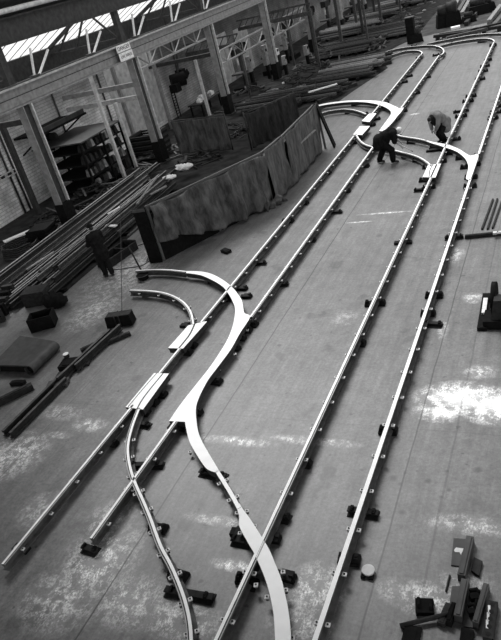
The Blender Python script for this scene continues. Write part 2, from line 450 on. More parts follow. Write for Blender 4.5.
# lattice bracing
def lattice(name, lab, x, y0, y1, z0, z1, n, sl=0):
    t = thing(name, lab, 'girder', (x, y0, z0))
    a = MB(); a.bar((x, y0, z1), (x, y1, z1+sl), .09, .09); a.build('top_chord', M['girder'], t)
    a = MB(); a.bar((x, y0, z0), (x, y1, z0+sl), .09, .09); a.build('bottom_chord', M['girder'], t)
    for i in range(n):
        ya = y0 + (y1-y0)*i/n; yb = y0 + (y1-y0)*(i+1)/n; s0 = sl*i/n; s1 = sl*(i+1)/n
        a = MB(); a.bar((x, ya, z0+s0), (x, yb, z1+s1), .05, .05) if i % 2 else a.bar((x, ya, z1+s0), (x, yb, z0+s1), .05, .05); a.build('lattice_bar', M['girder'], t)
        a = MB(); a.bar((x, yb, z0+s1), (x, yb, z1+s1), .05, .05); a.build('upright', M['girder'], t)
def zat(u, v, x): return PX(u, v, x)
p = PX(142, 68, XC); q = PX(200, 42, XC)
lattice('lattice_girder', 'grey lattice girder under the crane girder above the plastered wall', XC-.15, COLY[1]+.35, COLY[2]-.35, p.z-.05, p.z+.75, 6)
p = PX(224, 62, XC)
lattice('lattice_girder', 'grey lattice girder low between the third and fourth columns', XC-.15, COLY[2]+.35, COLY[3]-.35, p.z-.1, p.z+.65, 6)
p = PX(281, 32, XC)
lattice('lattice_girder', 'grey lattice girder between the fourth and fifth columns', XC-.15, COLY[3]+.35, COLY[4]-.35, p.z-.1, p.z+.8, 6)
# enamel notice on the girder: two plates
t = thing('danger_notice', 'white lettered notice plate on the crane girder above the second column', 'sign', (XC+.24, 27.9, 5.2))
p0 = PX(116, 50, XC+.24); p1 = PX(130, 44.5, XC+.24); yc = (p0.y+p1.y)/2
pl = MB(); pl.box((XC+.24, yc, 5.80), (.03, 1.16, .30)); pl.build('upper_plate', M['paint_white'], t)
pl = MB(); pl.box((XC+.24, yc+.05, 5.43), (.03, 1.16, .36)); pl.build('lower_plate', M['paint_white'], t)
def letters(txt, y, z, h, parent, name):
    cu = bpy.data.curves.new(name, 'FONT'); cu.body = txt; cu.size = h; cu.align_x = 'CENTER'; cu.align_y = 'CENTER'; cu.extrude = .003
    o = bpy.data.objects.new(name, cu); C.objects.link(o)
    dg = bpy.context.evaluated_depsgraph_get(); me = bpy.data.meshes.new_from_object(o.evaluated_get(dg))
    bpy.data.objects.remove(o)
    me.transform(Matrix(((0,0,1,XC+.258),(1,0,0,y),(0,1,0,z),(0,0,0,1))))
    me.transform(Matrix.Translation(-Vector(parent.location)))
    me.materials.clear(); me.materials.append(M['hole'])
    o = bpy.data.objects.new(name, me); C.objects.link(o); o.parent = parent
letters('DANGER', yc, 5.80, .25, t, 'lettering')
letters('LIVE WIRES', yc+.05, 5.43, .19, t, 'lettering')

# ================================================================== TRACK
RT = .26                                          # height of the rail tops
XA, XB, XCc, XD = -8.72, -7.39, -4.37, -3.04
PROF = [(-.075,.09),(.075,.09),(.075,.105),(.010,.125),(.010,.20),(.056,.215),(.056,.257),(.038,.257),(.035,.246),(.023,.246),(.020,.26),(-.030,.26),(-.030,.215),(-.010,.20),(-.010,.125),(-.075,.105)]
PM = [0]*16; PM[6] = 3; PM[10] = 1; PM[7] = PM[8] = PM[9] = 2
PROFB = [(-.075,.09),(.075,.09),(.075,.105),(.010,.125),(.010,.20),(.036,.215),(.036,.26),(-.036,.26),(-.036,.215),(-.010,.20),(-.010,.125),(-.075,.105)]
PBM = [0]*12; PBM[6] = 1
def lug_mb(p, ang):
    mb = MB(); R = Matrix.Rotation(ang, 3, 'Z')
    mb.box(p, (.066, .062, .020), R, 0)
    mb.tube([Vector(p)+Vector((0,0,.010)), Vector(p)+Vector((0,0,.020))], .014, 8, 1)
    mb.box(Vector(p)-Vector((0,0,.03)), (.04, .05, .05), R, 2)
    return mb
def make_rail(path, lab, plain=False, lugs=.82, skip=(), start=.4, name='tram_rail', group=None, maxl=45):
    path = [Vector((p[0], p[1], 0)) for p in path]
    mid = path[len(path)//2]
    t = thing(name, lab, 'rail', (mid.x, mid.y, .09), group)
    mb = MB(); mb.sweep(PROFB if plain else PROF, path, PBM if plain else PM); mb.build('rail_section', [M['steel_dark'], M['head'], M['groove'], M['head_dull']], t)
    if lugs:
        acc = 0; nxt = start; cnt = 0
        for i in range(len(path)-1):
            a, b = path[i], path[i+1]; L = (b-a).length
            while nxt <= acc + L and cnt < maxl:
                p = a + (b-a)*((nxt-acc)/L)
                if not any(s0 <= p.y <= s1 for s0, s1 in skip):
                    d = (b-a).normalized(); r = Vector((d.y, -d.x, 0)); ang = math.atan2(r.y, r.x)
                    for s in (-1, 1):
                        lug_mb(p + r*s*.080 + Vector((0,0,.19)), ang).build('bolt_lug', [M['lug'], M['hole'], M['steel_dark']], t)
                    cnt += 1
                nxt += lugs
            acc += L
    return t
def straight(x, y0, y1, n=2): return [(x, y0 + (y1-y0)*i/n) for i in range(n+1)]
yA0 = G(2.2,564,RT).y; yB0 = G(89.4,538,RT).y
yPC1a, yPC1b = G(135,405,RT).y, G(162,373,RT).y
yPC2a, yPC2b = G(176,348,RT).y, G(198,323,RT).y
yPC4a, yPC4b = G(358,135,RT).y, G(365,126,RT).y
yPC3a, yPC3b = G(365,121,RT).y, G(373,113,RT).y
yT1a, yT1b = G(173,421,RT).y, G(248,317,RT).y
yT3a, yT3b = G(381,131,RT).y, G(401,107.5,RT).y
yT2a, yT2b = G(468,179,RT).y, G(476,154,RT).y
yPC5a, yPC5b = G(428,177,RT).y, G(435,164,RT).y
yF1, yF0 = G(283,497,RT).y, G(255,551,RT).y
yend = G(421,54,RT).y
make_rail(straight(XA, yA0, yPC1a), 'leftmost straight rail, short near length running up to the long white point casting')
make_rail(straight(XA, yPC1b, yPC2a), 'leftmost straight rail, bit between the two near white point castings', lugs=0)
make_rail(straight(XA, yPC2b, yPC4a), 'leftmost straight rail, long middle length past the canvas screen', maxl=25)
make_rail(straight(XA, yPC3b, yend), 'leftmost straight rail, far length beyond the small white castings')
make_rail(straight(XB, yB0, yT1a), 'second straight rail from left, short near length ending on a dark block')
make_rail(straight(XB, yT1b, yT3a), 'second straight rail from left, long middle length behind the forked white casting')
make_rail(straight(XB, yT3b, G(440,55,RT).y), 'second straight rail from left, far length towards the far bend')
make_rail(straight(XCc, 3.0, G(494,41,RT).y), 'third straight rail from left, crossing the wide curved plate in the foreground', skip=((yF0-.1, yF1),(yPC5a-.2,yPC5b+.2)), start=.75)
make_rail(straight(XD, 3.0, yT2a), 'rightmost straight rail, long bright near length', plain=True, start=.2)
make_rail(straight(XD, yT2b, 47.0), 'rightmost straight rail, far length beyond the white forked casting', plain=True)
def px(pts, z=RT): return [G(u, v, z) for u, v in pts]
def curve(pts, lab, k=6, **kw): return make_rail(crom(px(pts), k), lab, **kw)
curve([(139,408),(132.5,425),(128.5,440),(127.5,451),(129.5,466),(134.5,482),(142.5,500),(150,518),(160,545),(171,566),(181,590),(187,610),(190,628),(191,650),(190,668)],
      'thin curved rail sweeping down from the long white casting to the bottom edge', start=1.0, lugs=.55)
curve([(217,471),(224,482),(231,493.5),(239,508)], 'short bright curved link rail between the two wide white curved plates', plain=True, lugs=.5, start=.25)
curve([(130,290),(146,290.5),(160,292),(172,295.5),(183,302),(190,311),(192.5,320),(193,325)], 'thin inner curved rail left of the near white casting, free end over floor', lugs=.8)
curve([(136,270.5),(150,269.7),(160,269.5),(172,270),(186,271.5)], 'thin tail rail of the outer curve beside the black bucket', lugs=0)
curve([(318,114.5),(326,111.5),(334,110),(343,109),(352,109.5),(360,111.5),(366,114)], 'thin inner curved rail in front of the far small castings', lugs=0)
curve([(356,134),(358.5,138.5),(363,143),(370,146),(380,147.5),(390,149),(402,152),(412,154.5),(420,157.5),(427,162),(431,166)], 'thin curved crossover rail by the feet of the stooping man in black', lugs=0)
curve([(394,133),(400,135.5),(408,137),(418,138.5),(427,140.5)], 'thin curved rail between the two stooping men', lugs=0)
# far bends
curve([(376,55),(382,52.5),(400,48),(418,45.8),(430,45.2),(438,46.2),(443,49),(443.5,52.5),(440.5,55)], 'outer far bend rail joining the second straight rail', lugs=0, plain=True)
curve([(386,57),(396,53.5),(404,51.2),(412,50.2),(419,50.6),(422,52.5),(420.5,55)], 'inner far bend rail joining the leftmost straight rail', lugs=0, plain=True)
curve([(494,42),(493.5,40),(490,38.6),(483,38.2),(470,39.5),(452,42.5),(436,46.5)], 'far bend rail curving left from the third straight rail', lugs=0, plain=True)
curve([(427,43.5),(440,40.8),(455,37.8),(471,35),(486,33.5),(501,33),(520,34),(536,38),(540,44)], 'outermost far bend rail at the top right of the floor', lugs=0, plain=True)

def casting(outline, lab, name='casting', z1=RT, z0=.10, group=None):
    o = px(outline, z1)
    c = sum(o, Vector())/len(o)
    t = thing(name, lab, 'casting', (c.x, c.y, z0), group)
    mb = MB(); mb.prism(o, z1-.05, z1); mb.build('running_face', [M['cast_white'], M['cast_side']], t)
    # ribbed body below the face, slightly inset
    ob = [c + (p-c)*.975 for p in o]
    mb = MB(); mb.prism([Vector((p.x,p.y,0)) for p in ob], z0, z1-.05, 0, 0); mb.build('body', M['cast_side'], t)
    return t
def groove(t, pts, w=.028, z=RT, name='flange_groove'):
    path = crom([G(u, v, z) for u, v in pts], 5)
    mb = MB(); mb.sweep([(-w/2, z-.01), (w/2, z-.01), (w/2, z+.003), (-w/2, z+.003)], path, [0]*4); mb.build(name, M['groove'], t)
t = casting([(154,373),(169,373.5),(143,409.5),(125.5,407)], 'long white point casting, nearest of the two on the leftmost rail', 'point_casting')
groove(t, [(163,373.5),(151,388),(142,400),(137,409)], .03); groove(t, [(157,373),(142,390),(128,407)], .02)
t = casting([(188,325.5),(204,321.5),(207,321.5),(183,348.5),(168,348)], 'white point casting where the thin inner curve meets the leftmost rail', 'point_casting')
groove(t, [(195,323.5),(190,334),(184,342),(179,348)], .045)
t = casting([(369,113.6),(376.5,113.2),(369.5,122),(361.5,121)], 'far upper small white point casting near the canvas screen end', 'point_casting')
t = casting([(360,126),(370,126),(362,135),(353,134.5)], 'far lower small white point casting near the stooping man in black', 'point_casting')
t = casting([(428,165),(441,163.5),(435.5,177.5),(422.5,177)], 'small white square point casting on the third straight rail', 'point_casting')
groove(t, [(433,164.5),(430,170),(429,177)], .03)

# forked wide casting with its two curved arms (pieces between joints are things of their own)
def inset(o, d):
    n = len(o); ar = sum(o[i].x*o[(i+1)%n].y - o[(i+1)%n].x*o[i].y for i in range(n)); sg = 1 if ar > 0 else -1
    out = []
    for i in range(n):
        t = (o[(i+1)%n] - o[i-1]); t.z = 0; t.normalize()
        out.append(Vector((o[i].x - sg*t.y*d, o[i].y + sg*t.x*d, 0)))
    return out
def ribbon(left, right, k=5):
    L = crom(px(left), k); Rr = crom(px(right), k)
    return L + Rr[::-1]
def plate_thing(left, right, lab, name, k=5, extra=None, z1=RT, z0=.10):
    o = ribbon(left, right, k)
    for p in o: p.z = z1
    c = sum(o, Vector())/len(o)
    t = thing(name, lab, 'casting', (c.x, c.y, z0))
    mb = MB(); mb.prism(o, z1-.05, z1); mb.build('running_face', [M['cast_white'], M['cast_side']], t)
    # web below, inset towards the middle line
    n = len(o)//2
    L, Rr = o[:n], o[n:][::-1]
    li = [a + (b-a)*.14 for a, b in zip(L, Rr)]; ri = [b + (a-b)*.14 for a, b in zip(L, Rr)]
    mb = MB(); mb.prism([Vector((p.x,p.y,0)) for p in li + ri[::-1]], z0, z1-.05, 0, 0); mb.build('body', M['cast_side'], t)
    return t
T1L = [(186,273),(200,275),(212,280),(222,286),(228,293),(232,300),(235,308),(234.5,317),(232,328),(226,342),(212,364),(198,382),(186,397),(177,409),(169,421)]
T1R = [(186,271),(200,271.3),(212,274),(224,280.5),(233,288),(239,295.5),(242,301),(243.3,308),(244.5,313),(250,317),(240,333),(231,349),(217,368),(208,380),(201,393)]
o = crom(px(T1L), 4) + px([(177,421.4),(185,421.8)]) + crom(px([(185.6,426),(188,437),(191.5,446),(200,460),(206,468),(211,471),(216,472.5)]), 4) \
    + crom(px([(219,470.5),(214,462),(208,452),(203,443),(199,434),(197,425),(195.8,412),(197,403),(201,393)]), 4) + crom(px(T1R[::-1]), 4)
# the right side carries a square shoulder where the straight rail butts on
t = thing('forked_casting', 'big white forked junction casting with a curved arm, middle of the floor', 'casting', (G(215,360).x, G(215,360).y, .10))
mb = MB(); mb.prism(o, RT-.05, RT); mb.build('running_face', [M['cast_white'], M['cast_side']], t)
bd = MB(); bd.prism(inset(o, .014), .10, RT-.05, 0, 0); bd.build('body', M['cast_side'], t)
for (u, v) in ((197,410),(206,452),(190,452),(255,319),(247.5,330),(235,354),(219.5,370)):
    lug_mb(G(u, v, .11), .5).build('bolt_lug', [M['lug'], M['hole'], M['steel_dark']], t)
# wide curved plate in the foreground
FL = [(234.5,503),(237,509),(239,516),(239.3,526),(247,541),(254,553),(260,566),(264.5,577),(268,588),(271,600),(273.5,615),(275,640),(275,668)]
FR = [(239.5,503),(243,509),(247.5,515),(252,521.5),(260,534),(269,549),(275,563),(281,578),(285,594),(288,608),(290,624),(291,640),(291,668)]
t = plate_thing(FL, FR, 'wide white curved plate in the foreground crossed by a straight rail', 'curved_plate', 5, z1=RT-.006)
for (u, v) in ((237,513),(247,511),(255,526),(240,533),(256,585),(283,572),(267,597),(286,590),(292.5,638)):
    lug_mb(G(u, v, .17), .3).build('bolt_lug', [M['lug'], M['hole'], M['steel_dark']], t)
# far forked castings
T3L = [(314,107.5),(322,105.5),(331,104),(341,102.7),(350,102),(362,102),(371,103),(379,104.8),(386,107.6),(390,110.5),(391,113.5),(388.5,118),(384,124),(379,131)]
T3R = [(314,106.3),(322,104),(331,102.4),(341,101.2),(350,100.4),(362,100.2),(371,100.4),(379,101),(387,102.6),(393,105.3),(399,108.6),(398,115),(391,124),(383.5,131)]
plate_thing(T3L, T3R, 'far white forked casting with a long curved arm towards the canvas screen', 'forked_casting', 4)
mb = MB(); q = px([(396,108.4),(404,107.4),(401,112),(396.5,117)]); t = thing('casting_horn', 'white straight horn joining the far forked casting to the second rail', 'casting', (q[0].x, q[0].y, .1))
mb.prism(q, .10, RT-.003); mb.build('running_face', [M['cast_white'], M['cast_side']], t)
T2L = [(425,140.5),(431,143),(438,145),(444,147),(449,148.5),(454,150.4),(458,152.4),(462,155.4),(465.5,159),(467.5,163),(468.3,168),(466,177.5),(467,179.5)]
T2R = [(425,139.5),(431,141.4),(438,142.8),(444,143.8),(449,145),(454,146.8),(459,149),(463,151.4),(467,154),(471,155.6),(478.5,154.3),(475,167),(470.3,180)]
plate_thing(T2L, T2R, 'white forked casting curving onto the rightmost straight rail', 'forked_casting', 4)

# ------------------------------------------------------------------ chocks under the rails
def chock_i(L):                                   # short offcut of rail lying crosswise
    t = thing('rail_chock', '', 'chock')
    pf = [(-.10,0),(.10,0),(.10,.018),(.016,.03),(.016,.062),(.055,.068),(.055,.092),(-.055,.092),(-.055,.068),(-.016,.062),(-.016,.03),(-.10,.018)]
    mb = MB(); mb.sweep(pf, [(-L/2,0),(L/2,0)], [0]*12); mb.build('offcut', M['chock2'], t)
    for s in (-1, 1):
        mb = MB(); mb.box((s*L*.36, 0, .108), (.05, .10, .032)); mb.box((s*L*.36-s*.01, 0, .128), (.03, .05, .02)); mb.build('lug', M['chock'], t)
    return t
def chock_c(L):                                   # cast chair: base plate with two jaws
    t = thing('rail_chock', '', 'chock')
    mb = MB(); mb.box((0,0,.03), (L,.20,.06)); mb.box((0,0,.075), (L*.5,.15,.03)); mb.build('base', M['chock'], t)
    for s in (-1, 1):
        mb = MB(); mb.box((s*(L*.5-.05), 0, .095), (.09,.15,.07), taper=.7); mb.tube([(s*(L*.5-.05),.0,.12),(s*(L*.5-.05),.0,.15)], .025, 8); mb.build('jaw', M['chock'], t)
    return t
def chock_p(L):                                   # packed timber block with a plate on top
    t = thing('rail_chock', '', 'chock')
    mb = MB(); mb.box((0,0,.034), (L,.15,.068)); mb.build('block', M['chock'], t)
    mb = MB(); mb.box((.03,.0,.080), (L*.62,.18,.022)); mb.build('packing_plate', M['chock2'], t)
    mb = MB(); mb.box((L*.33,.02,.10), (.07,.09,.05)); mb.build('wedge', M['chock2'], t)
    return t
PROT = {}
def chock(u, v, lpx, rot, kind, label):
    p = G(u, v, .05); p.z = 0
    dep = (p - Vector((0,0,CAMZ))).dot(fwd)
    L = max(.26, min(.85, lpx*dep/F))
    key = (kind, round(L*12))
    if key not in PROT:
        o = {'i': chock_i, 'c': chock_c, 'p': chock_p}[kind](round(L*12)/12); PROT[key] = o
    else: o = copy_tree(PROT[key])
    o.location = p; o.rotation_euler = (0, 0, rot); o['label'] = label; o['group'] = 'chocks under the rails'
CH = {
 'the leftmost straight rail': [(21,548,19,'p'),(111,443,15,'p'),(160,394,16,'c'),(152,402,15,'c'),(143,412,14,'i'),(191,345,13,'c'),(186,352,12,'c'),(242,288,12,'p'),(246,296,11,'p'),
    (261,263,10,'i'),(288,221,11,'c'),(304,203,10,'c'),(327,173,9,'c'),(352,143,9,'c'),(357,139,8,'c'),(376,119,9,'c'),(372,125,8,'c'),(386,103,7,'i'),(404,82,7,'c'),(409,76,7,'c'),(419,58,6,'c')],
 'the second straight rail from left': [(90,549,17,'i'),(146,465,38,'i'),(177,427,18,'p'),(215,381,15,'c'),(234,348,12,'p'),(241,338,10,'p'),(247,330,11,'c'),(253,324,11,'c'),(284,284,10,'i'),(312,240,9,'i'),(335,212,14,'i'),(346,191,9,'c'),
    (365,166,9,'c'),(370,147,9,'c'),(396,119,8,'c'),(403,111,8,'c'),(416,93,8,'c'),(428,77,6,'i'),(436,55,7,'c'),(443,54,6,'c')],
 'the third straight rail from left': [(249,583,19,'c'),(244,578,18,'c'),(273,538,16,'p'),(283,517,16,'i'),(305,463,8,'i'),(360,343,12,'c'),(375,303,19,'c'),(403,242,16,'p'),(419,190,9,'i'),(429,187,12,'c'),(424,180,9,'c'),(436,168,8,'c'),(442,161,9,'c'),
    (434,150,15,'p'),(446,152,9,'c'),(453,139,14,'c'),(461,116,12,'c'),(461,111,16,'i'),(468,101,10,'c'),(471,96,11,'c'),(480,79,10,'c'),(483,71,9,'c'),(485,66,9,'c'),(488,60,8,'c'),(493,45,7,'c'),(485,41,10,'c')],
 'the rightmost straight rail': [(349,559,24,'c'),(363,512,30,'i'),(388,430,17,'c'),(433,324,19,'i'),(428,313,15,'c'),(434,295,17,'c'),(454,237,18,'i'),(470,186,12,'c'),(471,177,13,'c'),(477,164,8,'c'),(477,156,7,'c'),
    (493,118,10,'c'),(496,112,11,'c'),(498,106,8,'c')],
 'the thin curve running to the bottom edge': [(142,424,21,'i'),(158,528,18,'c'),(178,575,21,'c'),(189,594,58,'i')],
 'the wide curved plates': [(213,474,30,'i'),(241,541,23,'i'),(240,532,18,'p'),(285,576,20,'p'),(197,412,10,'p')],
 'the near curved rails': [(146,294,9,'p'),(186,325,12,'p'),(227,299,9,'c'),(212,281,8,'p'),(176,273,8,'p')],
 'the far curved rails': [(322,114,8,'c'),(349,112,8,'c'),(364,114,8,'c'),(356,104,9,'p'),(330,105,7,'p'),(411,142,9,'c'),(434,147,8,'c'),(448,153,9,'c'),(459,158,8,'c'),(464,167,8,'c'),(371,148,8,'c'),(406,156,9,'c'),(417,160,9,'c'),(426,167,8,'c'),(398,137,7,'c')],
 'the far bend rails': [(414,46,6,'c'),(426,46,6,'c'),(432,47,6,'c'),(404,52,6,'c'),(416,52,6,'c'),(451,43,4,'p'),(468,41,5,'c'),(481,41,7,'c'),(493,35,7,'c'),(479,34,4,'p')],
}
KW = {'i': 'dark rail-offcut chock', 'c': 'black cast-iron chair chock', 'p': 'dark packed block chock'}
for where, lst in CH.items():
    pts = sorted(lst, key=lambda q: -q[1])
    for i, (u, v, L, kd) in enumerate(pts):
        chock(u, v, L, random.uniform(-.10, .10) + (.12 if L > 35 else 0), kd, KW[kd] + ' under ' + where + ', ' + ORD[i] + ' from near')

# ================================================================== PEOPLE
def ev_mesh(o):
    dg = bpy.context.evaluated_depsgraph_get(); me = bpy.data.meshes.new_from_object(o.evaluated_get(dg)); return me
def blob(name, chains, balls, material, vox, loc, ry, parent=None, smooth=2):
    """tapered limbs and rounded masses fused into one continuous skin; local metres, +Y is ahead"""
    mb = MB()
    for pts, rs in chains:
        pts = [Vector(p) for p in pts]
        P2, R2 = [], []
        for i in range(len(pts)-1):
            for j in range(4):
                tt = j/4; P2.append(pts[i].lerp(pts[i+1], tt)); R2.append(rs[i] + (rs[i+1]-rs[i])*tt)
        P2.append(pts[-1]); R2.append(rs[-1])
        mb.tube(P2, R2, 12)
        for p, r in zip(pts, rs): mb.ball(p, r, seg=12)
    for c, r, sc in balls: mb.ball(c, r, scale=sc, seg=14)
    me = bpy.data.meshes.new(name); mb.bm.to_mesh(me); mb.bm.free()
    o = bpy.data.objects.new(name, me); C.objects.link(o)
    md = o.modifiers.new('r', 'REMESH'); md.mode = 'VOXEL'; md.voxel_size = vox
    if smooth:
        sm = o.modifiers.new('s', 'SMOOTH'); sm.iterations = smooth; sm.factor = .5
    me2 = ev_mesh(o); bpy.data.objects.remove(o)
    for f in me2.polygons: f.use_smooth = True
    me2.materials.clear(); me2.materials.append(material)
    o = bpy.data.objects.new(name, me2); C.objects.link(o)
    if parent is None: o.location = loc; o.rotation_euler = (0, 0, ry)
    else: o.parent = parent
    return o
def fingers(w, d, side, curl):
    """five fingers from wrist w, hand pointing along d"""
    w = Vector(w); d = Vector(d).normalized()
    s = d.cross(Vector((0,0,1)));
    if s.length < .2: s = Vector((1,0,0))
    s.normalize(); nrm = s.cross(d).normalized()
    if nrm.z > 0: nrm = -nrm
    out = [([w, w + d*.045, w + d*.085], [.026, .036, .034])]
    for i, (o, L) in enumerate(((-.030,.060),(-.010,.072),(.010,.068),(.029,.054))):
        b = w + d*.088 + s*o*1.0
        k1 = b + (d*math.cos(curl*.5) + nrm*math.sin(curl*.5))*L*.5
        k2 = k1 + (d*math.cos(curl*1.3) + nrm*math.sin(curl*1.3))*L*.5
        out.append(([b - d*.02, b, k1, k2], [.011, .0105, .0095, .008]))
    b = w + d*.035 + s*side*.03
    out.append(([b, b + (d*.5 + s*side*.7 + nrm*.3).normalized()*.035, b + (d*.85 + s*side*.45 + nrm*.5).normalized()*.065], [.014, .012, .0095]))
    return out
def head_parts(c, f, up):
    """skull, jaw, nose, ears, eye sockets around centre c, facing f"""
    c = Vector(c); f = Vector(f).normalized(); up = Vector(up).normalized(); up = (up - f*up.dot(f)).normalized(); s = f.cross(up)
    balls = [(c + up*.025 - f*.012, .098, (1,1,1)), (c - up*.045 + f*.02, .068, (1,1,1)), (c - up*.088 + f*.048, .034, (1,1,1)),
             (c + f*.098 - up*.020, .017, (1,1,1)), (c + f*.090 + up*.004, .013, (1,1,1)), (c + f*.082 - up*.058, .020, (1,1,1)),
             (c + s*.036 + f*.078 + up*.035, .018, (1,1,1)), (c - s*.036 + f*.078 + up*.035, .018, (1,1,1)),
             (c + s*.094 - up*.01, .022, (.5,1,1.3)), (c - s*.094 - up*.01, .022, (.5,1,1.3))]
    return balls
def person(label, loc, ry, J, top, legs, head_f, head_up, cover, cover_kind, sleeves=True, bulk=1.25, coat=None, front_mass=None, hand_dirs=((0,.3,-1),(0,.3,-1)), curl=.7):
    """J: named joints in local metres. Body skin is one mesh; jacket, trousers, boots and hair or cap are its children."""
    sh = [Vector(J['shL']), Vector(J['shR'])]; hp = [Vector(J['hipL']), Vector(J['hipR'])]
    chest = (sh[0]+sh[1])/2; pel = (hp[0]+hp[1])/2
    nk = Vector(J['neck']); hd = Vector(J['head'])
    ch = [([pel, pel.lerp(chest,.5), chest - (chest-pel)*.12, nk, hd], [.125,.115,.13,.058,.055]), ([sh[0], chest, sh[1]], [.068,.09,.068]), ([hp[0], hp[1]], [.10,.10])]
    for i, k in enumerate('LR'):
        ch.append(([sh[i], J['el'+k], J['wr'+k]], [.056,.043,.028]))
        ch.append(([hp[i], J['kn'+k], J['an'+k]], [.088,.058,.042]))
        an = Vector(J['an'+k]); ft = Vector(J['toe'+k]); ch.append(([an, an.lerp(ft,.6)+Vector((0,0,-.02)), ft], [.045,.042,.034]))
        ch += fingers(J['wr'+k], Vector(hand_dirs[i]), 1 if i == 0 else -1, curl)
    body = blob('person', ch, head_parts(hd, head_f, head_up), M['skin'], .009, loc, ry, smooth=1)
    tag(body, label, 'person')
    # jacket
    B = bulk
    a = .85
    jc = [([pel, pel.lerp(chest,.35), chest - (chest-pel)*.1], [.165*B,.16*B,.165*B]), ([sh[0], chest, sh[1]], [.10*B,.13*B,.10*B]), ([chest, nk - (nk-chest)*.2], [.12*B,.08*B])]
    ax = (hp[1]-hp[0]).normalized()
    jc.append(([pel - ax*.07, pel + ax*.07], [.165*B,.165*B])); jc.append(([pel.lerp(chest,.55)-ax*.07, pel.lerp(chest,.55)+ax*.07], [.155*B,.155*B]))
    if coat:
        for q in coat: jc.append(([pel, pel + Vector(q)], [.16*B, .15*B]))
    for i, k in enumerate('LR'):
        el, wr = Vector(J['el'+k]), Vector(J['wr'+k])
        if sleeves: jc.append(([sh[i], el, el.lerp(wr,a)], [.085*B,.068*B,.056*B]))
        else: jc.append(([sh[i], el], [.085*B,.068*B]))
        jc.append(([pel, hp[i] + (Vector(J['kn'+k])-hp[i])*.22], [.16*B,.13*B]))
    blob('jacket', jc, [], top, .014, None, 0, body, 3)
    tr = [([hp[0], hp[1]], [.115*B,.115*B])]
    for i, k in enumerate('LR'):
        kn, an = Vector(J['kn'+k]), Vector(J['an'+k])
        tr.append(([hp[i], kn, an + (kn-an)*.12], [.104*B,.088*B,.078*B]))
    blob('trousers', tr, [], legs, .014, None, 0, body, 3)
    for i, k in enumerate('LR'):
        an = Vector(J['an'+k]); ft = Vector(J['toe'+k]); d = (ft-an); d.z = 0; d.normalize()
        blob('boot', [([an + Vector((0,0,.06)), an - Vector((0,0,.025)) , an + d*.12 - Vector((0,0,.04)), ft], [.058,.054,.050,.042]), ([an - Vector((0,0,.035)), an - d*.045 - Vector((0,0,.035))], [.052,.046])], [], M['boot'], .012, None, 0, body, 1)
    f = Vector(head_f).normalized(); up = Vector(head_up); up = (up - f*up.dot(f)).normalized()
    if cover_kind == 'hair':
        blob('hair', [], [(hd + up*.040 - f*.022, .104, (1,1,1)), (hd - f*.05 - up*.02, .078, (1,1,1))], cover, .012, None, 0, body, 1)
    else:
        blob('flat_cap', [([hd + up*.075 - f*.02, hd + up*.065 + f*.11], [.075,.03])], [(hd + up*.072 - f*.022, .112, (1,1,.75))], cover, .012, None, 0, body, 1)
        if cover_kind == 'cap_hair': blob('hair', [], [(hd - f*.055 - up*.012, .075, (1,1,1))], M['hair'], .012, None, 0, body, 1)
    if front_mass:
        blob(front_mass[0], [([pel + front_mass[2], chest + front_mass[2]], [.19, .17])], [], front_mass[1], .014, None, 0, body, 2)
    return body
# man standing at the rail pile, seen from behind; he faces the pile
p = G(110, 276)
person('person in dark jacket and trousers standing beside the long rail pile, back to us', (p.x, p.y, 0), math.radians(62), dict(
    hipL=(-.10,.0,.94), hipR=(.10,0,.94), shL=(-.19,.06,1.50), shR=(.19,.06,1.50), neck=(0,.08,1.60), head=(0,.13,1.74),
    elL=(-.27,.16,1.24), wrL=(-.22,.40,1.16), elR=(.27,.14,1.22), wrR=(.20,.38,1.10),
    knL=(-.10,.10,.50), anL=(-.08,.06,.09), toeL=(-.10,.23,.045), knR=(.09,.00,.50), anR=(.07,-.12,.10), toeR=(.09,.06,.045)),
    M['cloth_dark'], M['cloth_dark'], (0,1,-.35), (0,.3,1), M['cloth_dark'], 'cap_hair', bulk=1.15, coat=((.0,0,-.2),(.0,.03,.2)), hand_dirs=((.2,1,-.2),(-.2,1,-.2)))
# stooping man in black, cap, working a tool at the crossover rail
p = (G(383,165)+G(393,160.5))/2
person('person in black overalls and pale cap stooping over the thin curved rail', (p.x, p.y, 0), math.radians(-75), dict(
    hipL=(-.11,-.22,.93), hipR=(.11,-.22,.93), shL=(-.19,.30,1.13), shR=(.19,.30,1.13), neck=(0,.40,1.15), head=(0,.53,1.13),
    elL=(-.24,.40,.84), wrL=(-.16,.60,.62), elR=(.24,.34,.83), wrR=(.14,.56,.60),
    knL=(-.15,-.12,.50), anL=(-.16,-.32,.10), toeL=(-.17,-.14,.045), knR=(.17,.20,.52), anR=(.18,.20,.10), toeR=(.20,.38,.045)),
    M['cloth_boiler'], M['cloth_boiler'], (0,.75,-.75), (0,.75,.6), M['cap'], 'cap_hair', sleeves=False, bulk=1.42, coat=((.05,-.06,-.16),(.0,.2,-.06)), hand_dirs=((.1,.5,-.8),(-.1,.5,-.8)))
t = thing('hand_tool', 'pale bar tool held down to the crossover rail by the stooping man in black', 'tool', G(404,152,.2))
R3 = Matrix.Rotation(math.radians(-75), 3, 'Z'); h0 = Vector((p.x,p.y,0)) + R3 @ Vector((-.02,.60,.55)); h1 = Vector((p.x,p.y,0)) + R3 @ Vector((-.02,.92,.29))
mb = MB(); mb.tube([h0, h1], .016, 8); mb.build('shaft', M['lug'], t)
mb = MB(); mb.bar(h1, h1 + (h1-h0).normalized()*.07, .04, .02); mb.build('blade', M['steel_dark'], t)
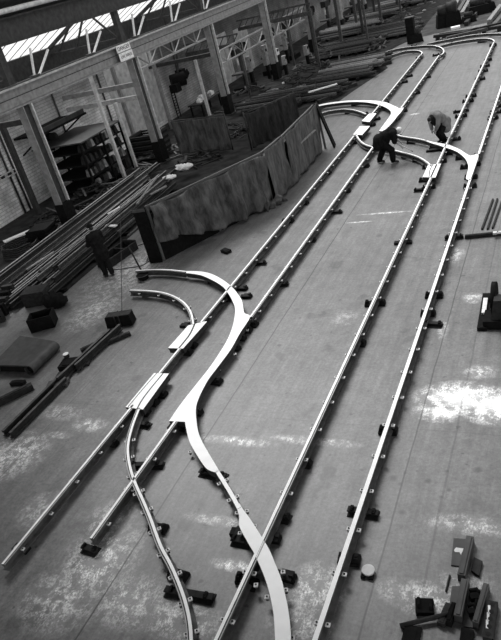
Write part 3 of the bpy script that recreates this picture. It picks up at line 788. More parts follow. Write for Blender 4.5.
# stooping man in a pale jacket
p = G(443, 142.5)
person('person with dark hair in a pale jacket bending down behind the crossover rail', (p.x, p.y, 0), math.radians(132), dict(
    hipL=(-.12,-.16,.82), hipR=(.12,-.16,.82), shL=(-.21,.20,1.14), shR=(.21,.20,1.14), neck=(0,.32,1.11), head=(0,.45,1.02),
    elL=(-.27,.30,.86), wrL=(-.12,.34,.62), elR=(.27,.30,.84), wrR=(.11,.36,.60),
    knL=(-.14,.14,.46), anL=(-.12,-.04,.10), toeL=(-.13,.14,.045), knR=(.14,.14,.46), anR=(.13,-.06,.10), toeR=(.14,.12,.045)),
    M['cloth_pale'], M['cloth_dark'], (0,.55,-.8), (0,.8,.5), M['hair'], 'hair', bulk=1.3, coat=((.10,.02,-.26),(-.10,.02,-.26)), front_mass=('dark_front', M['cloth_dark'], Vector((.02,.16,-.10))), hand_dirs=((.2,.2,-1),(-.2,.2,-1)))  # dark mass set over the front of the jacket

# ================================================================== CANVAS SCREENS
def sheet(name, p0, p1, ztop, zbot, material, parent, folds=5, amp=.06, sag=.05, seed=0, nx=48, nz=26, off=0.0, hem=None):
    """hanging cloth between two floor points, with vertical folds, a sagging top hem and real thickness"""
    p0, p1 = Vector((p0[0],p0[1],0)), Vector((p1[0],p1[1],0)); d = (p1-p0); L = d.length; d.normalize(); nr = Vector((d.y,-d.x,0))
    def P(i, j, side):
        s, q = i/nx, j/nz
        zt = ztop - sag*abs(math.sin(s*PI*folds*.5)); zb = zbot if hem is None else hem(s)
        z = zt + (zb-zt)*q
        w = amp*(.25+.9*q)*math.sin(s*folds*2*PI + 1.3*math.sin(3*q+seed)) + .5*amp*noise.noise(Vector((s*L*1.3+seed, q*2.2, seed)))
        w += amp*.8*noise.noise(Vector((s*L*3.1, q*4+seed, 3))) + amp*.7*q*math.sin(s*folds*14 + 5*q + 2*noise.noise(Vector((s*5,q*2,seed)))) * (.4+.6*noise.noise(Vector((s*4,q*3,seed+4))))
        sw = amp*.5*noise.noise(Vector((s*3, q*3, seed+9)))
        return p0 + d*(s*L+sw*q) + nr*(w + off + amp*.9 + side*.012) + Vector((0,0,z + .02*noise.noise(Vector((s*9,q*2,seed)))))
    mb = MB(); ids = {}
    for sd in (0, 1):
        for i in range(nx+1):
            for j in range(nz+1): ids[(i,j,sd)] = mb.bm.verts.new(P(i,j,sd))
    def F(*k):
        f = mb.bm.faces.new([ids[x] for x in k]); f.smooth = True
    for i in range(nx):
        for j in range(nz):
            F((i,j,1),(i,j+1,1),(i+1,j+1,1),(i+1,j,1)); F((i,j,0),(i+1,j,0),(i+1,j+1,0),(i,j+1,0))
    for i in range(nx):
        F((i,0,0),(i,0,1),(i+1,0,1),(i+1,0,0)); F((i,nz,0),(i+1,nz,0),(i+1,nz,1),(i,nz,1))
    for j in range(nz):
        F((0,j,0),(0,j+1,0),(0,j+1,1),(0,j,1)); F((nx,j,0),(nx,j,1),(nx,j+1,1),(nx,j+1,0))
    return mb.build(name, material, parent)
S0, S1, S2, S3 = G(165,261), G(272,205), G(291,187), G(322,150)
def screen(lab, a, b, mt, folds, seed, hem, board=True, ztop=2.02, amp=.07, posts=3, pd=.05, sag=.06):
    c = (a+b)/2
    t = thing('canvas_screen', lab, 'screen', (c.x, c.y, 0))
    d = (b-a).normalized(); nr = Vector((d.y,-d.x,0))
    for i in range(posts):
        p = a + (b-a)*(i/(posts-1)) - nr*.05
        mb = MB(); mb.box((p.x,p.y,1.0), (.08,.08,2.0), math.atan2(d.y,d.x)); mb.build('post', M['wood'], t)
    mb = MB(); mb.bar(a - nr*.05 + Vector((0,0,1.95)), b - nr*.05 + Vector((0,0,1.95)), .06, .09); mb.build('top_rail', M['wood'], t)
    if board:
        mb = MB(); q = (a+b)/2 - nr*.03; mb.bar(a - nr*.03 + Vector((0,0,.85)), b - nr*.03 + Vector((0,0,.85)), .03, 1.68); mb.build('lower_board', M['black'], t)
    sheet('canvas', a, b, ztop, .1, mt, t, folds, amp, sag, seed, off=.05, hem=hem)
    return t
screen('long grey canvas screen with draped folds, nearest the curved tail rails', S0, S1, M['canvas'], 5, 2, lambda s: .62*(1-s)**2*(1+.3*math.sin(9*s)) + .06, amp=.15, sag=.10)
t = screen('short dark canvas screen panel in the bend beside the long grey screen', S1 + Vector((.05,.1,0)), S2, M['canvas_mid'], 2, 5, lambda s: .05, posts=2, amp=.05)
screen('far pale grey canvas screen panel ending at a dark post near the far castings', S2 + Vector((.03,.1,0)), S3, M['canvas_mid'], 4, 8, lambda s: .04 + .05*math.sin(7*s)**2, amp=.05)
# end return of the near screen and far end post
t = thing('dark_board', 'dark narrow board standing at the near end of the long grey canvas screen', 'board', (S0.x-.2, S0.y-.03, 0))
mb = MB(); mb.box((S0.x-.28, S0.y-.10, .98), (.46,.05,1.96), .12); mb.build('panel', M['black'], t)
mb = MB(); mb.box((S0.x-.28, S0.y-.13, 1.90), (.46,.03,.10), .12); mb.build('batten', M['plate_mid'], t)
q = S3 + Vector((.14,.25,0))
t = thing('end_buttress', 'dark leaning board closing the far end of the canvas screens', 'board', q)
mb = MB(); mb.bar(q + Vector((.35,.1,0)), q + Vector((-.12,0,2.0)), .5, .07); mb.build('panel', M['black'], t)
mb = MB(); mb.bar(q + Vector((-.02,-.10,0)), q + Vector((-.10,-.08,2.0)), .07, .07); mb.build('post', M['wood'], t)
q = S1 + Vector((.30,-.1,0))
t = tag(sheet('canvas_heap', S1 + Vector((-.15,-.55,0)), S1 + Vector((.28,.35,0)), .42, .02, M['canvas'], None, 3, .09, .15, 11, 20, 8, .1), 'loose dark end of canvas slumped on the floor at the screen bend', 'cloth')
# pale pole leaning along the screen
a, b = PX(273,168,-10.18), PX(315,130,-9.75)
t = tag(MB().bar(a, b, .07, .05).build('pole', M['rust_pale']), 'long pale pole fastened slantwise across the far canvas screens', 'pole')

# sheets hung on lines further back
def hung(lab, a, b, z0, z1, mt, folds, seed, hem=None):
    c = (a+b)/2; t = thing('hung_tarpaulin', lab, 'tarpaulin', (c.x, c.y, 0))
    for p in (a, b):
        mb = MB(); mb.tube([(p.x,p.y,0),(p.x,p.y,z1+.08)], .04, 8); mb.build('post', M['girder_dark'], t)
    mb = MB(); mb.tube([(a.x,a.y,z1),(b.x,b.y,z1)], .03, 8); mb.build('top_pole', M['girder_dark'], t)
    sheet('canvas', a, b, z1, z0, mt, t, folds, .07, .03, seed, hem=hem, off=.04)
a = G(181,154); b = G(233,150)
hung('grey tarpaulin hung on a pole frame behind the rail pile', a, b, .05, 1.75, M['canvas_mid'], 5, 3)
a = G(252,150); b = G(300,128)
hung('black tarpaulin hung slantwise behind the far canvas screens', a, b, .1, 1.75, M['canvas_dark'], 6, 6)

# ================================================================== STOCK RAILS, LEFT PILE
def rail_at(name, x0, y0, x1, y1, z, lab, cat, mt, group=None, sc=1.0, k=None):
    pf = [(q[0]*sc, (q[1]-.09)*sc + z) for q in PROFB]
    mb = MB(); mb.sweep(pf, [(x0,y0),((x0+x1)/2,(y0+y1)/2),(x1,y1)], [0]*5 + [0,1] + [0]*5)
    o = mb.build(name, [mt, M['rust_mid'] if mt is not M['rust_mid'] else M['rust_pale']])
    return tag(o, lab, cat, group)
def skew(x0, y): return x0 - (y-14.3)*.055
def pile(xs, z, ya, yb, what, layer, jitter=.04):
    for i, x in enumerate(xs):
        y0 = ya + random.uniform(-.5,.5); y1 = yb + random.uniform(-1.2,1.2)
        rail_at('stock_rail', skew(x,y0)+random.uniform(-jitter,jitter)*.3, y0, skew(x,y1)+random.uniform(-jitter,jitter), y1, z,
                'stock rail in ' + what + ', ' + layer + ', ' + ORD[i] + ' from right', 'rail', M['rust'] if random.random() < .75 else M['rust_mid'], 'stock rails in the left pile')
for i, yy in enumerate((14.6, 16.8, 19.0, 21.2, 23.4)):
    mb = MB(); mb.box((skew(-17.1,yy), yy, .06), (3.9,.16,.12))
    tag(mb.build('timber_bearer', M['black']), 'dark timber bearer under the long rail pile, ' + ORD[i] + ' from the near end', 'timber', 'bearers under the rail pile')
pile([-15.42,-15.58,-15.74,-15.90,-16.06,-16.22], .12, 14.2, 24.2, 'the front row of the left pile', 'lower layer')
pile([-15.60,-15.76,-15.92,-16.08], .29, 14.4, 23.6, 'the front row of the left pile', 'middle layer')
pile([-15.74,-15.94,-16.10], .46, 15.0, 23.0, 'the front row of the left pile', 'top layer')
pile([-16.55,-16.74,-16.92,-17.10,-17.30,-17.48], .12, 13.4, 25.0, 'the low middle row of the left pile', 'single layer', .12)
pile([-17.80,-17.96,-18.12,-18.28,-18.44,-18.60], .12, 13.2, 26.4, 'the back row of the left pile', 'lower layer')
pile([-17.88,-18.04,-18.22,-18.40], .29, 13.6, 26.0, 'the back row of the left pile', 'middle layer')
pile([-17.96,-18.20], .46, 14.0, 25.6, 'the back row of the left pile', 'top layer')
# loose pieces lying on the pile
LOOSE = [((26,270),(54,252),.29,.10,.05,'rust_pale','pale flat bar lying lengthwise on the left pile'),
         ((60,253),(84,237),.30,.09,.04,'rust_pale','pale narrow bar on the pile left of the standing man'),
         ((4,242),(32,230),.04,.32,.06,'paper','white slab on the floor at the left edge by the brick wall'),
         ((51,271.5),(61,271),.27,.14,.05,'paper','small white block on the near end of the left pile'),
         ((104,225.5),(116,226),.55,.16,.04,'paper','white slip on the pile just right of the standing man'),
         ((108,214),(120,207),.55,.10,.04,'paint_white','short white strip on the back rails of the pile'),
         ((137,204),(156,178),.62,.08,.06,'rust_pale','pale stick standing aslant on the pile left of the long screen'),
         ((150,195),(166,186),.5,.12,.05,'rust_pale','pale flat offcut on the pile beside the screen corner'),
         ((70,262),(88,250),.36,.12,.07,'rust_mid','grey angle piece among the scraps on the left pile'),
         ((76,258),(92,246),.42,.10,.05,'rust_mid','grey flat among the scraps nearest the standing man'),
         ((56,262),(70,250),.36,.16,.06,'rust','dark plate strip in the middle of the left pile'),
         ((40,272),(58,259),.36,.20,.06,'rust','broad dark strip at the near middle of the left pile'),
         ((118,232),(140,214),.55,.12,.06,'rust_mid','grey bar on the pile behind the open trough'),
         ((128,236),(158,210),.58,.10,.05,'rust_mid','thin grey bar along the floor edge of the pile behind the trough'),
         ((20,282),(46,268),.2,.18,.08,'rust','dark bar at the near end of the left pile')]
for (a, b, z, w_, h_, mt, lab) in LOOSE:
    tag(MB().bar(G(a[0],a[1],z), G(b[0],b[1],z), w_, h_).build('loose_bar', M[mt]), lab, 'bar')
for i, (u, v, s) in enumerate(((66,257,.16),(71,256,.12),(74,253,.13),(79,250,.12),(84,249,.14),(88,246,.12),(90,243,.1))):
    p = G(u, v, .42); mb = MB(); mb.box(p, (s,s*1.3,.05), random.uniform(0,2)); mb.tube([p+Vector((0,0,.02)), p+Vector((0,0,.06))], s*.3, 8)
    tag(mb.build('small_fitting', M['lug'] if i % 2 else M['rust_pale']), 'small bright fitting among scraps on the left pile, ' + ORD[i] + ' from the left', 'fitting', 'bright fittings on the pile')
def rag(name, u, v, z, r, mt, lab, cat, sq=.35, seed=1):
    mb = MB(); p = G(u, v, z); mb.ball(p + Vector((0,0,r*sq*.6)), r, scale=(1.3,.8,sq), seg=20)
    for q in mb.bm.verts:
        d = q.co - p; q.co += d*.45*noise.noise(d*6 + Vector((seed*7,0,0))) + Vector((0,0,.05*noise.noise(d*14)))
    return tag(mb.build(name, M[mt]), lab, cat)
rag('crumpled_sheet', 184, 169, .42, .34, 'paper', 'larger white crumpled sheet on the pile behind the long canvas screen', 'sheet', .4, 3)
rag('crumpled_sheet', 170, 178.5, .5, .26, 'paper', 'smaller white crumpled sheet on the pile, nearer the screen corner', 'sheet', .35, 5)

# zigzag stack of castings, coil of wire rope, dark heaps
def stack(name, pts, n, size, mt, lab, cat, z0=0, tw=.0, dz=.115, grp=None):
    for i in range(n):
        mb = MB(); R = Matrix.Rotation(tw + random.uniform(-.05,.05), 3, 'Z'); p = Vector((pts.x + (.05 if i % 2 else -.05), pts.y, z0 + dz*i + dz*.42))
        mb.box(p, (size[0], size[1], dz*.75), R)
        for s in (-1, 1): mb.box(p + R @ Vector((0, s*(size[1]/2-.06), dz*.08)), (size[0], .10, dz*.9), R)
        tag(mb.build(name, mt), lab + ', ' + ORD[i] + ' from the bottom', cat, grp)
stack('flat_casting', G(46,241), 6, (.9,1.1), M['black'], 'black flat casting in the stack beside the nearest column', 'casting', tw=.25, grp='stacked flat castings')
t = thing('wire_coil', 'dark coil of wire rope on the floor behind the left pile', 'coil', G(24,252))
mb = MB(); c = G(24,252)
pts = [c + Vector((math.cos(a*.35)*(.75+.05*math.sin(a*1.7)), math.sin(a*.35)*(.75+.06*math.cos(a*2.1)), .05 + .0045*a)) for a in range(90)]
mb.tube(pts, .035, 6); mb.build('rope', M['rust'], t)
def heap(name, u, v, rx, ry, h, mt, lab, n=40, seed=3):
    random.seed(seed); mb = MB(); c = G(u, v)
    for i in range(n):
        r = math.sqrt(random.random()); a = random.uniform(0, 2*PI)
        p = c + Vector((r*math.cos(a)*rx, r*math.sin(a)*ry, 0)); p.z = max(.04, h*(1-r)*random.uniform(.5,1))
        d = Vector((random.uniform(-1,1), random.uniform(-1,1), random.uniform(-.15,.25)))*random.uniform(.25,.6)
        mb.bar(p-d, p+d, random.uniform(.04,.14), random.uniform(.03,.08))
    o = mb.build(name, mt); o['kind'] = 'stuff'
    return tag(o, lab, 'scrap')
heap('scrap_heap', 92, 200, 1.5, 2.4, .8, M['rust'], 'tangled dark scrap heap between the rack and the long rail pile', 80, 4)
heap('scrap_heap', 122, 192, 1.2, 2.2, .7, M['rust_mid'], 'tangled scrap heap below the second column', 60, 5)
# dark channels and boxes at the left edge
for i in range(7):
    p = G(6+5.2*i*.6, 300-3.0*i*.6, .06); 
    mb = MB(); a = p + Vector((-.2,-.7,.02+.05*(i%3))); b = p + Vector((.15,.9,.05+.05*(i%3)))
    mb.bar(a, b, .16, .04); mb.bar(a + Vector((.07,0,.04)), b + Vector((.07,0,.04)), .02, .08); mb.bar(a - Vector((.07,0,-.04)), b - Vector((.07,0,-.04)), .02, .08)
    tag(mb.build('channel_offcut', M['rust'] if i % 2 else M['rust_mid']), 'dark channel offcut heaped at the left edge, ' + ORD[i] + ' from the left', 'channel', 'channel offcuts at the left edge')
def crate(name, lab, c, sx, sy, sz, rz, mt, cat='box', lid=False, wall=.04):
    t = thing(name, lab, cat, (c.x, c.y, 0)); R = Matrix.Rotation(rz, 3, 'Z'); c = Vector((c.x, c.y, 0))
    mb = MB(); mb.box(c + Vector((0,0,wall/2)), (sx,sy,wall), R); mb.build('bottom', mt, t)
    for s in (-1, 1):
        mb = MB(); mb.box(c + R @ Vector((s*(sx-wall)/2,0,sz/2)), (wall,sy,sz), R); mb.build('side', mt, t)
        mb = MB(); mb.box(c + R @ Vector((0,s*(sy-wall)/2,sz/2)), (sx-2*wall,wall,sz), R); mb.build('end', mt, t)
    if lid:
        mb = MB(); mb.box(c + Vector((0,0,sz+.02)), (sx+.03,sy+.03,.04), R); mb.build('lid', mt, t)
    return t
crate('open_crate', 'dark open crate on the floor left of the roped black box', G(45,326), .75, .55, .42, .5, M['black'], 'crate')
crate('tool_box', 'dark box behind the open crate near the left pile', G(40,302), .8, .6, .45, .3, M['rust'], 'box', True)
rag('sack', 56, 306, 0, .35, 'cloth_dark', 'dark slumped sack beside the open crate', 'sack', .8, 9)
for i in range(5):
    p = G(2+3*i, 322-6.5*i, .0); mb = MB(); mb.box(p + Vector((-.1,0,.22)), (.42,.16,.42), .2)
    tag(mb.build('stacked_block', M['black'] if i % 2 else M['rust']), 'dark upright block at the left edge, ' + ORD[i] + ' from the front', 'block', 'upright blocks at the left edge')

# trough, bucket, pole, cables by the standing man
c = (G(108,266)+G(138,248))/2 + Vector((-.25,.1,0))
t = thing('open_trough', 'dark long open-topped trough on the floor right of the standing man', 'trough', (c.x, c.y, 0))
a, b = G(111,268), G(138,249); d = (b-a).normalized(); n_ = Vector((-d.y, d.x, 0)); W_ = .62; L_ = (b-a).length
for s, nm in ((0,'near_side'),(1,'far_side')):
    mb = MB(); mb.bar(a + n_*W_*s + Vector((0,0,.16)), b + n_*W_*s + Vector((0,0,.16)), .07, .30); mb.build(nm, M['rust'], t)
for s, nm in ((0,'end_plate'),(1,'end_plate')):
    q = a + d*L_*s; mb = MB(); mb.bar(q + Vector((0,0,.18)), q + n_*W_ + Vector((0,0,.18)), .06, .36); mb.build(nm, M['rust'], t)
q = a + d*L_*.62; mb = MB(); mb.bar(q + Vector((0,0,.2)), q + n_*W_ + Vector((0,0,.2)), .05, .2); mb.build('cross_bar', M['rust'], t)
mb = MB(); mb.bar(a + n_*W_*.5 + Vector((0,0,.03)), b + n_*W_*.5 + Vector((0,0,.03)), W_, .03); mb.build('floor_plate', M['black'], t)
c = G(144,279)
t = thing('bucket', 'black bucket under the free end of the outer curved rail', 'bucket', c)
mb = MB(); mb.tube([c, c+Vector((0,0,.02)), c+Vector((0,0,.17))], [.15,.16,.21], 16); mb.build('body', M['black'], t)
mb = MB(); mb.tube([c+Vector((.215*math.cos(a*PI/12),.215*math.sin(a*PI/12),.165)) for a in range(25)], .012, 6); mb.build('rim', M['rust_mid'], t)
a = G(141.5,271,.19); b = a + Vector((-.40,.28,.78))
tag(MB().tube([a, b], .028, 8).build('iron_bar', M['rust']), 'dark iron bar leaning up from the black bucket', 'bar')
def cable(lab, pts, r=.012, z=.014, name='cable'):
    path = [Vector((p.x,p.y,z)) for p in crom([G(u,v) for u,v in pts], 6)]
    return tag(MB().tube(path, r, 6).build(name, M['rope']), lab, 'cable')
cable('thin cable trailing from the trough past the bucket to the screen corner', [(104,270),(116,270),(130,268),(142,266),(150,260),(156,250),(160,240)])
cable('upper thin cable running to the foot of the near screen end', [(138,246),(146,243),(153,239),(161,236)])
cable('thin loop of cable coiled on the floor left of the screen corner', [(146,262),(152,256),(158,250),(160,256),(152,262),(147,260),(154,253),(159,247),(157,256),(150,260)])
a = G(122,313,.35); b = G(120,190,.85)
t = tag(MB().tube([a.lerp(b, i/10) for i in range(11)], .011, 6).build('hauling_wire', M['rope']), 'thin taut wire running from the black box back over the rail pile', 'wire')

# black box with its sling and the long built-up bar assembly
c = G(122,324); R = Matrix.Rotation(.25, 3, 'Z')
t = thing('roped_box', 'black heavy box with a sling round it at the end of the long bar', 'box', (c.x, c.y, 0))
mb = MB(); mb.box(c + Vector((0,0,.17)), (.80,.34,.33), R, taper=.93); mb.build('body', M['black'], t)
mb = MB()
for s in (-.08, .05): mb.box(c + R @ Vector((s,0,.17)), (.03,.37,.36), R)
mb.build('sling', M['rust'], t)
mb = MB(); mb.box(c + R @ Vector((.02,0,.345)), (.74,.28,.02), R); mb.build('lid', M['rust'], t)
RB = [((6,437),(62,381),.10,'dark rail in the long assembly, outer one at its near end'),((13,439),(68,383),.10,'dark rail in the long assembly, inner one at its near end'),
      ((60,385),(112,336),.14,'dark rail continuing the long assembly towards the black box'),((78,372),(122,331),.10,'dark bar beside the far end of the long assembly')]
for i, (a, b, z, lab) in enumerate(RB):
    a, b = G(*a), G(*b); rail_at('assembly_rail', a.x, a.y, b.x, b.y, .02 if i < 2 else .06, lab, 'rail', M['rust'])
for (u,v,sx,sy,sz,rz,mt,nm,lab) in ((58,384,.55,.30,.10,.4,'plate','splice_plate','dull plate across the middle of the long bar assembly'),
        (64,376,.42,.34,.08,.3,'rust','splice_plate','dark plate on the long bar assembly just past its middle'),
        (72,364,.62,.42,.16,.25,'black','iron_block','black iron block beside the long bar assembly with a pale tin on it'),
        (83,363,.40,.30,.07,.4,'rust','splice_plate','dark plate right of the iron block on the long assembly'),
        (92,347,.14,.62,.14,-.72,'rust','short_bar','short dark bar lying left of the long assembly far end'),
        (119,338,.12,.66,.10,-.72,'rust','short_bar','short dark bar lying right of the long assembly far end'),
        (226,251,.34,.20,.10,-.5,'chock','scrap_lump','small black lump on the floor between screen and rails'),
        (8,398,.18,1.3,.16,-.62,'rust','short_rail','dark short rail at the left edge below the folded sheet'),
        (18,383,.42,.14,.10,.15,'chock','rail_chock_loose','black chock under the short rail at the left edge')):
    p = G(u, v, sz/2); mb = MB(); R = Matrix.Rotation(rz, 3, 'Z'); mb.box(p, (sx,sy,sz), R); mb.box(p + Vector((0,0,sz*.3)), (sx*.6, sy*.8, sz*.7), R)
    tag(mb.build(nm if nm != 'rail_chock_loose' else 'loose_chock', M[mt]), lab, nm.split('_')[-1] if nm != 'rail_chock_loose' else 'chock')
p = G(67,357,.16); p.z = .135
t = thing('paint_tin', 'small tin with white top standing on the black iron block', 'tin', (p.x,p.y,.155))
mb = MB(); mb.tube([p+Vector((0,0,.02)), p+Vector((0,0,.12))], .075, 14); mb.build('can', M['rust'], t)
mb = MB(); mb.tube([p+Vector((0,0,.12)), p+Vector((0,0,.135))], .08, 14); mb.build('lid', M['paper'], t)
# folded sheet with rolled edges
c0, c1, c2, c3 = G(-8,365,.30), G(27,366,.30), G(53,341,.30), G(20,336,.30)
c = (c0+c2)/2
t = thing('rolled_edge_plate', 'large dull plate with rolled edges lying on the floor at left edge', 'plate', (c.x,c.y,0))
mb = MB(); o = [c0,c1,c2,c3]; mb.prism([Vector((p.x,p.y,0)) for p in o], .27, .31, 0, 0); mb.build('top_sheet', M['plate'], t)
d = (c2-c1).normalized(); n_ = Vector((d.y,-d.x,0))
for nm, st in (('rolled_edge', c1),('rolled_edge', c0)):
    pf = [(math.cos(a)*.155, math.sin(a)*.155) for a in [PI/2 - k*PI/9 for k in range(16)]]
    pi_ = [(x*.86, z*.86) for x, z in pf][::-1]
    path = [st, st + (c2-c1)]
    mb = MB(); mb.sweep([(x, z+.155) for x, z in pf + pi_], [(q.x,q.y) for q in path], [0]*32); mb.build(nm, M['plate'], t)
mb = MB(); q = (c0+c1)/2; mb.bar(Vector((c0.x,c0.y,.15)) - d*-.1, Vector((c1.x,c1.y,.15)) - d*-.1, .03, .24); mb.build('end_plate', M['black'], t)

# ================================================================== DARK EARTH FLOOR UNDER THE STORES
def earth():
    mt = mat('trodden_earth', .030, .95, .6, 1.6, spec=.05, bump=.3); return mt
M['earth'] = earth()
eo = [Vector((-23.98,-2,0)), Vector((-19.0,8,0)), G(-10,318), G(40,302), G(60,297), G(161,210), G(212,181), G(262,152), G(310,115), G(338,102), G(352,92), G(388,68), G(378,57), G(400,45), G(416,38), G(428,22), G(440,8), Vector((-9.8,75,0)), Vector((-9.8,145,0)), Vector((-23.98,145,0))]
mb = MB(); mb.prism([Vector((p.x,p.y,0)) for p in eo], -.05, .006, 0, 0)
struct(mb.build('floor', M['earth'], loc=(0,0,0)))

M['track_dirt'] = mat('packed_dirt', .065, .9, .4, 1.2, spec=.1)
po = [G(416,38.5), G(434,34), G(515,17), Vector((4,75,0)), Vector((4,145,0)), Vector((-9.8,145,0)), Vector((-9.8,75,0)), G(440,8), G(428,22)]
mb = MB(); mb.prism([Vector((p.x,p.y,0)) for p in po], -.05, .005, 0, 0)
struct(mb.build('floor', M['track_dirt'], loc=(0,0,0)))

# ================================================================== RACK AND STORES BY THE WALL
rx0, rx1, ry0, ry1, rh = -23.3, -20.6, 24.2, 27.6, 2.5
t = thing('storage_rack', 'tall dark storage rack full of castings against the brick wall', 'rack', ((rx0+rx1)/2, (ry0+ry1)/2, 0))
for x in (rx0, rx1):
    for y in (ry0, (ry0+ry1)/2, ry1):
        mb = MB(); mb.box((x,y,rh/2), (.09,.09,rh)); mb.build('post', M['black'], t)
for i, z in enumerate((.25,.85,1.45,2.05)):
    mb = MB(); mb.box(((rx0+rx1)/2,(ry0+ry1)/2,z), (rx1-rx0,ry1-ry0,.05)); mb.build('shelf', M['black'], t)
mb = MB(); mb.box(((rx0+rx1)/2-.1,(ry0+ry1)/2+.1,rh+.03), (rx1-rx0+.3,ry1-ry0+.3,.06), .03); mb.build('top_board', M['plate'], t)
random.seed(21)
for sname, z in (('lowest',.275),('second',.875),('third',1.475),('top',2.075)):
    for i in range(8):
        y = ry0 + .25 + i*(ry1-ry0-.5)/7; x = rx1 - .25; s = random.uniform(.12,.19); mb = MB()
        mb.box((x,y,z+s), (s*1.8,s*1.5,s*2), taper=.7); mb.tube([(x+.02,y,z+s*2),(x+.02,y,z+s*2.2)], s*.5, 8)
        tag(mb.build('small_casting', M['rust_pale'] if random.random() < .28 else M['rust_mid'] if random.random() < .4 else M['rust']),
            'small casting on the ' + sname + ' shelf of the dark rack, ' + ORD[i] + ' from the near end', 'casting', 'castings on the rack shelves')
# stack of dark frames beside the second column
fx, fy = -20.6, 29.6
for i in range(10):
    mb = MB(); z = .046 + .0905*i*1.5
    for s in (-1, 1):
        mb.box((fx+s*.8, fy, z), (.12,1.5,.135)); mb.box((fx, fy+s*.7, z), (1.7,.10,.09))
    tag(mb.build('slatted_frame', M['rust'] if i % 2 else M['black']), 'dark slatted pallet in the tall stack beside the second column, ' + ORD[i] + ' from the bottom', 'framework', 'stacked frames by the second column')
# pale cross beams and gallery boards
def xbeam(lab, y, z, x0, x1, mt, h=.22):
    t_ = tag(MB().bar((x0,y,z), (x1,y,z), .16, h).build('cross_beam', M[mt]), lab, 'beam', None); return t_
p = PX(139,98,XC)
xbeam('pale cross beam from the second column to the brick wall, lower of two', COLY[1]-.1, p.z, XW, XC-.2, 'girder_top')
xbeam('grey cross beam from the second column to the brick wall, upper of two', COLY[1]-.1, p.z+.62, XW, XC-.2, 'girder')
xbeam('dark cross beam from the nearest column to the brick wall', COLY[0], 4.6, XW, XC-.2, 'girder_dark')
xbeam('dark cross beam from the third column to the side wall', COLY[2], 3.6, XW, XC-.2, 'girder_dark')
t = thing('wall_gallery', 'dark boarded gallery on brackets high on the brick wall above the rack', 'gallery', (XW+.9, 25.5, 3.1))
mb = MB(); mb.box((XW+.9,25.6,3.25), (1.8,3.6,.10)); mb.build('deck', M['black'], t)
for y in (24.0, 27.2):
    mb = MB(); mb.bar((XW,y,2.4), (XW+1.6,y,3.2), .07,.07); mb.build('bracket', M['black'], t)
mb = MB(); mb.bar((XW+1.75,23.9,3.4), (XW+1.75,27.3,3.4), .05,.22); mb.build('toe_board', M['girder_dark'], t)
# posts and pipes on the wall side
def post(lab, u0, v0, u1, v1, x, mt, w_=.12):
    a, b = PX(u0,v0,x), PX(u1,v1,x); y = (a.y+b.y)/2
    z0, z1 = min(a.z,b.z), max(a.z,b.z); t_ = thing('slender_post', lab, 'post', (x,y,0))
    mb = MB(); mb.box((x,y,z1/2), (w_,w_,z1)); mb.build('shaft', M[mt], t_)
    mb = MB(); mb.box((x,y,.02), (w_*2.2,w_*2.2,.04)); mb.build('foot', M['girder_dark'], t_)
post('pale slender post standing in front of the brick wall above the rack', 88, 72, 103, 112, -20.3, 'flange', .15)
post('short pale slender post beside the cross beams left of the second column', 115, 103, 121, 119, -20.3, 'flange', .14)
post('pale slender post right of the hanging hoist', 195, 60, 205, 97, -20.8, 'flange', .16)
post('dark slender post before the brick wall at the left edge', 2, 122, 24, 182, -22.6, 'girder_dark', .22)
post('grey slender post before the plastered wall left of the second column', 110, 60, 121, 98, -22.5, 'girder', .18)
post('grey slender post before the wall right of the second column', 153, 62, 162, 95, -22.5, 'girder', .18)
for i, (y, hh) in enumerate(((22.6,5.2),(23.0,5.2),(25.4,5.0),(27.4,5.2),(31.5,5.2),(33.2,5.0))):
    tag(MB().tube([(XW+.08,y,.0),(XW+.08,y,hh)], .05, 8).build('down_pipe', M['girder_dark']), 'dark pipe running up the brick wall, ' + ORD[i] + ' from the near end', 'pipe', 'pipes on the brick wall')
t = thing('wall_bracket', 'dark pulley bracket mounted on the brick wall right of the nearest column', 'bracket', PX(47,150,XW+.1))
b0 = PX(46,142,XW+.05); mb = MB(); mb.box(b0+Vector((.05,0,0)), (.10,.7,1.0)); mb.build('back_plate', M['black'], t)
mb = MB(); mb.bar(b0+Vector((.05,-.1,.35)), b0+Vector((.75,-.1,.35)), .12,.14); mb.bar(b0+Vector((.05,-.1,-.4)), b0+Vector((.7,-.1,.3)), .08,.08); mb.build('arm', M['black'], t)
mb = MB(); mb.tube([b0+Vector((.7,-.2,.2)), b0+Vector((.7,.0,.2))], .22, 16); mb.build('pulley', M['rust'], t)
b1 = PX(52,168,XW+.1); mb = MB(); mb.tube([b1, b1+Vector((.18,0,0))], .2, 14); mb.build('wheel', M['rust'], t)
mb = MB(); mb.tube([b0+Vector((.7,-.1,.0)), b1+Vector((.1,0,.1))], .02, 6); mb.build('chain', M['black'], t)
t = thing('hand_rail', 'pale double handrail low on the brick wall at the left edge', 'handrail', PX(6,178,XW+.2))
for dz in (0, .18):
    a = PX(-12,188,XW+.25); b = PX(16,174,XW+.25); mb = MB(); mb.tube([(a.x,a.y,a.z+dz),(b.x,b.y,a.z+dz)], .03, 8); mb.build('rail', M['flange'], t)
for i in range(4):
    q = a.lerp(b, (i+.5)/4); mb = MB(); mb.bar((XW,q.y,a.z+.09), (XW+.25,q.y,a.z+.09), .04,.2); mb.build('bracket', M['girder_dark'], t)
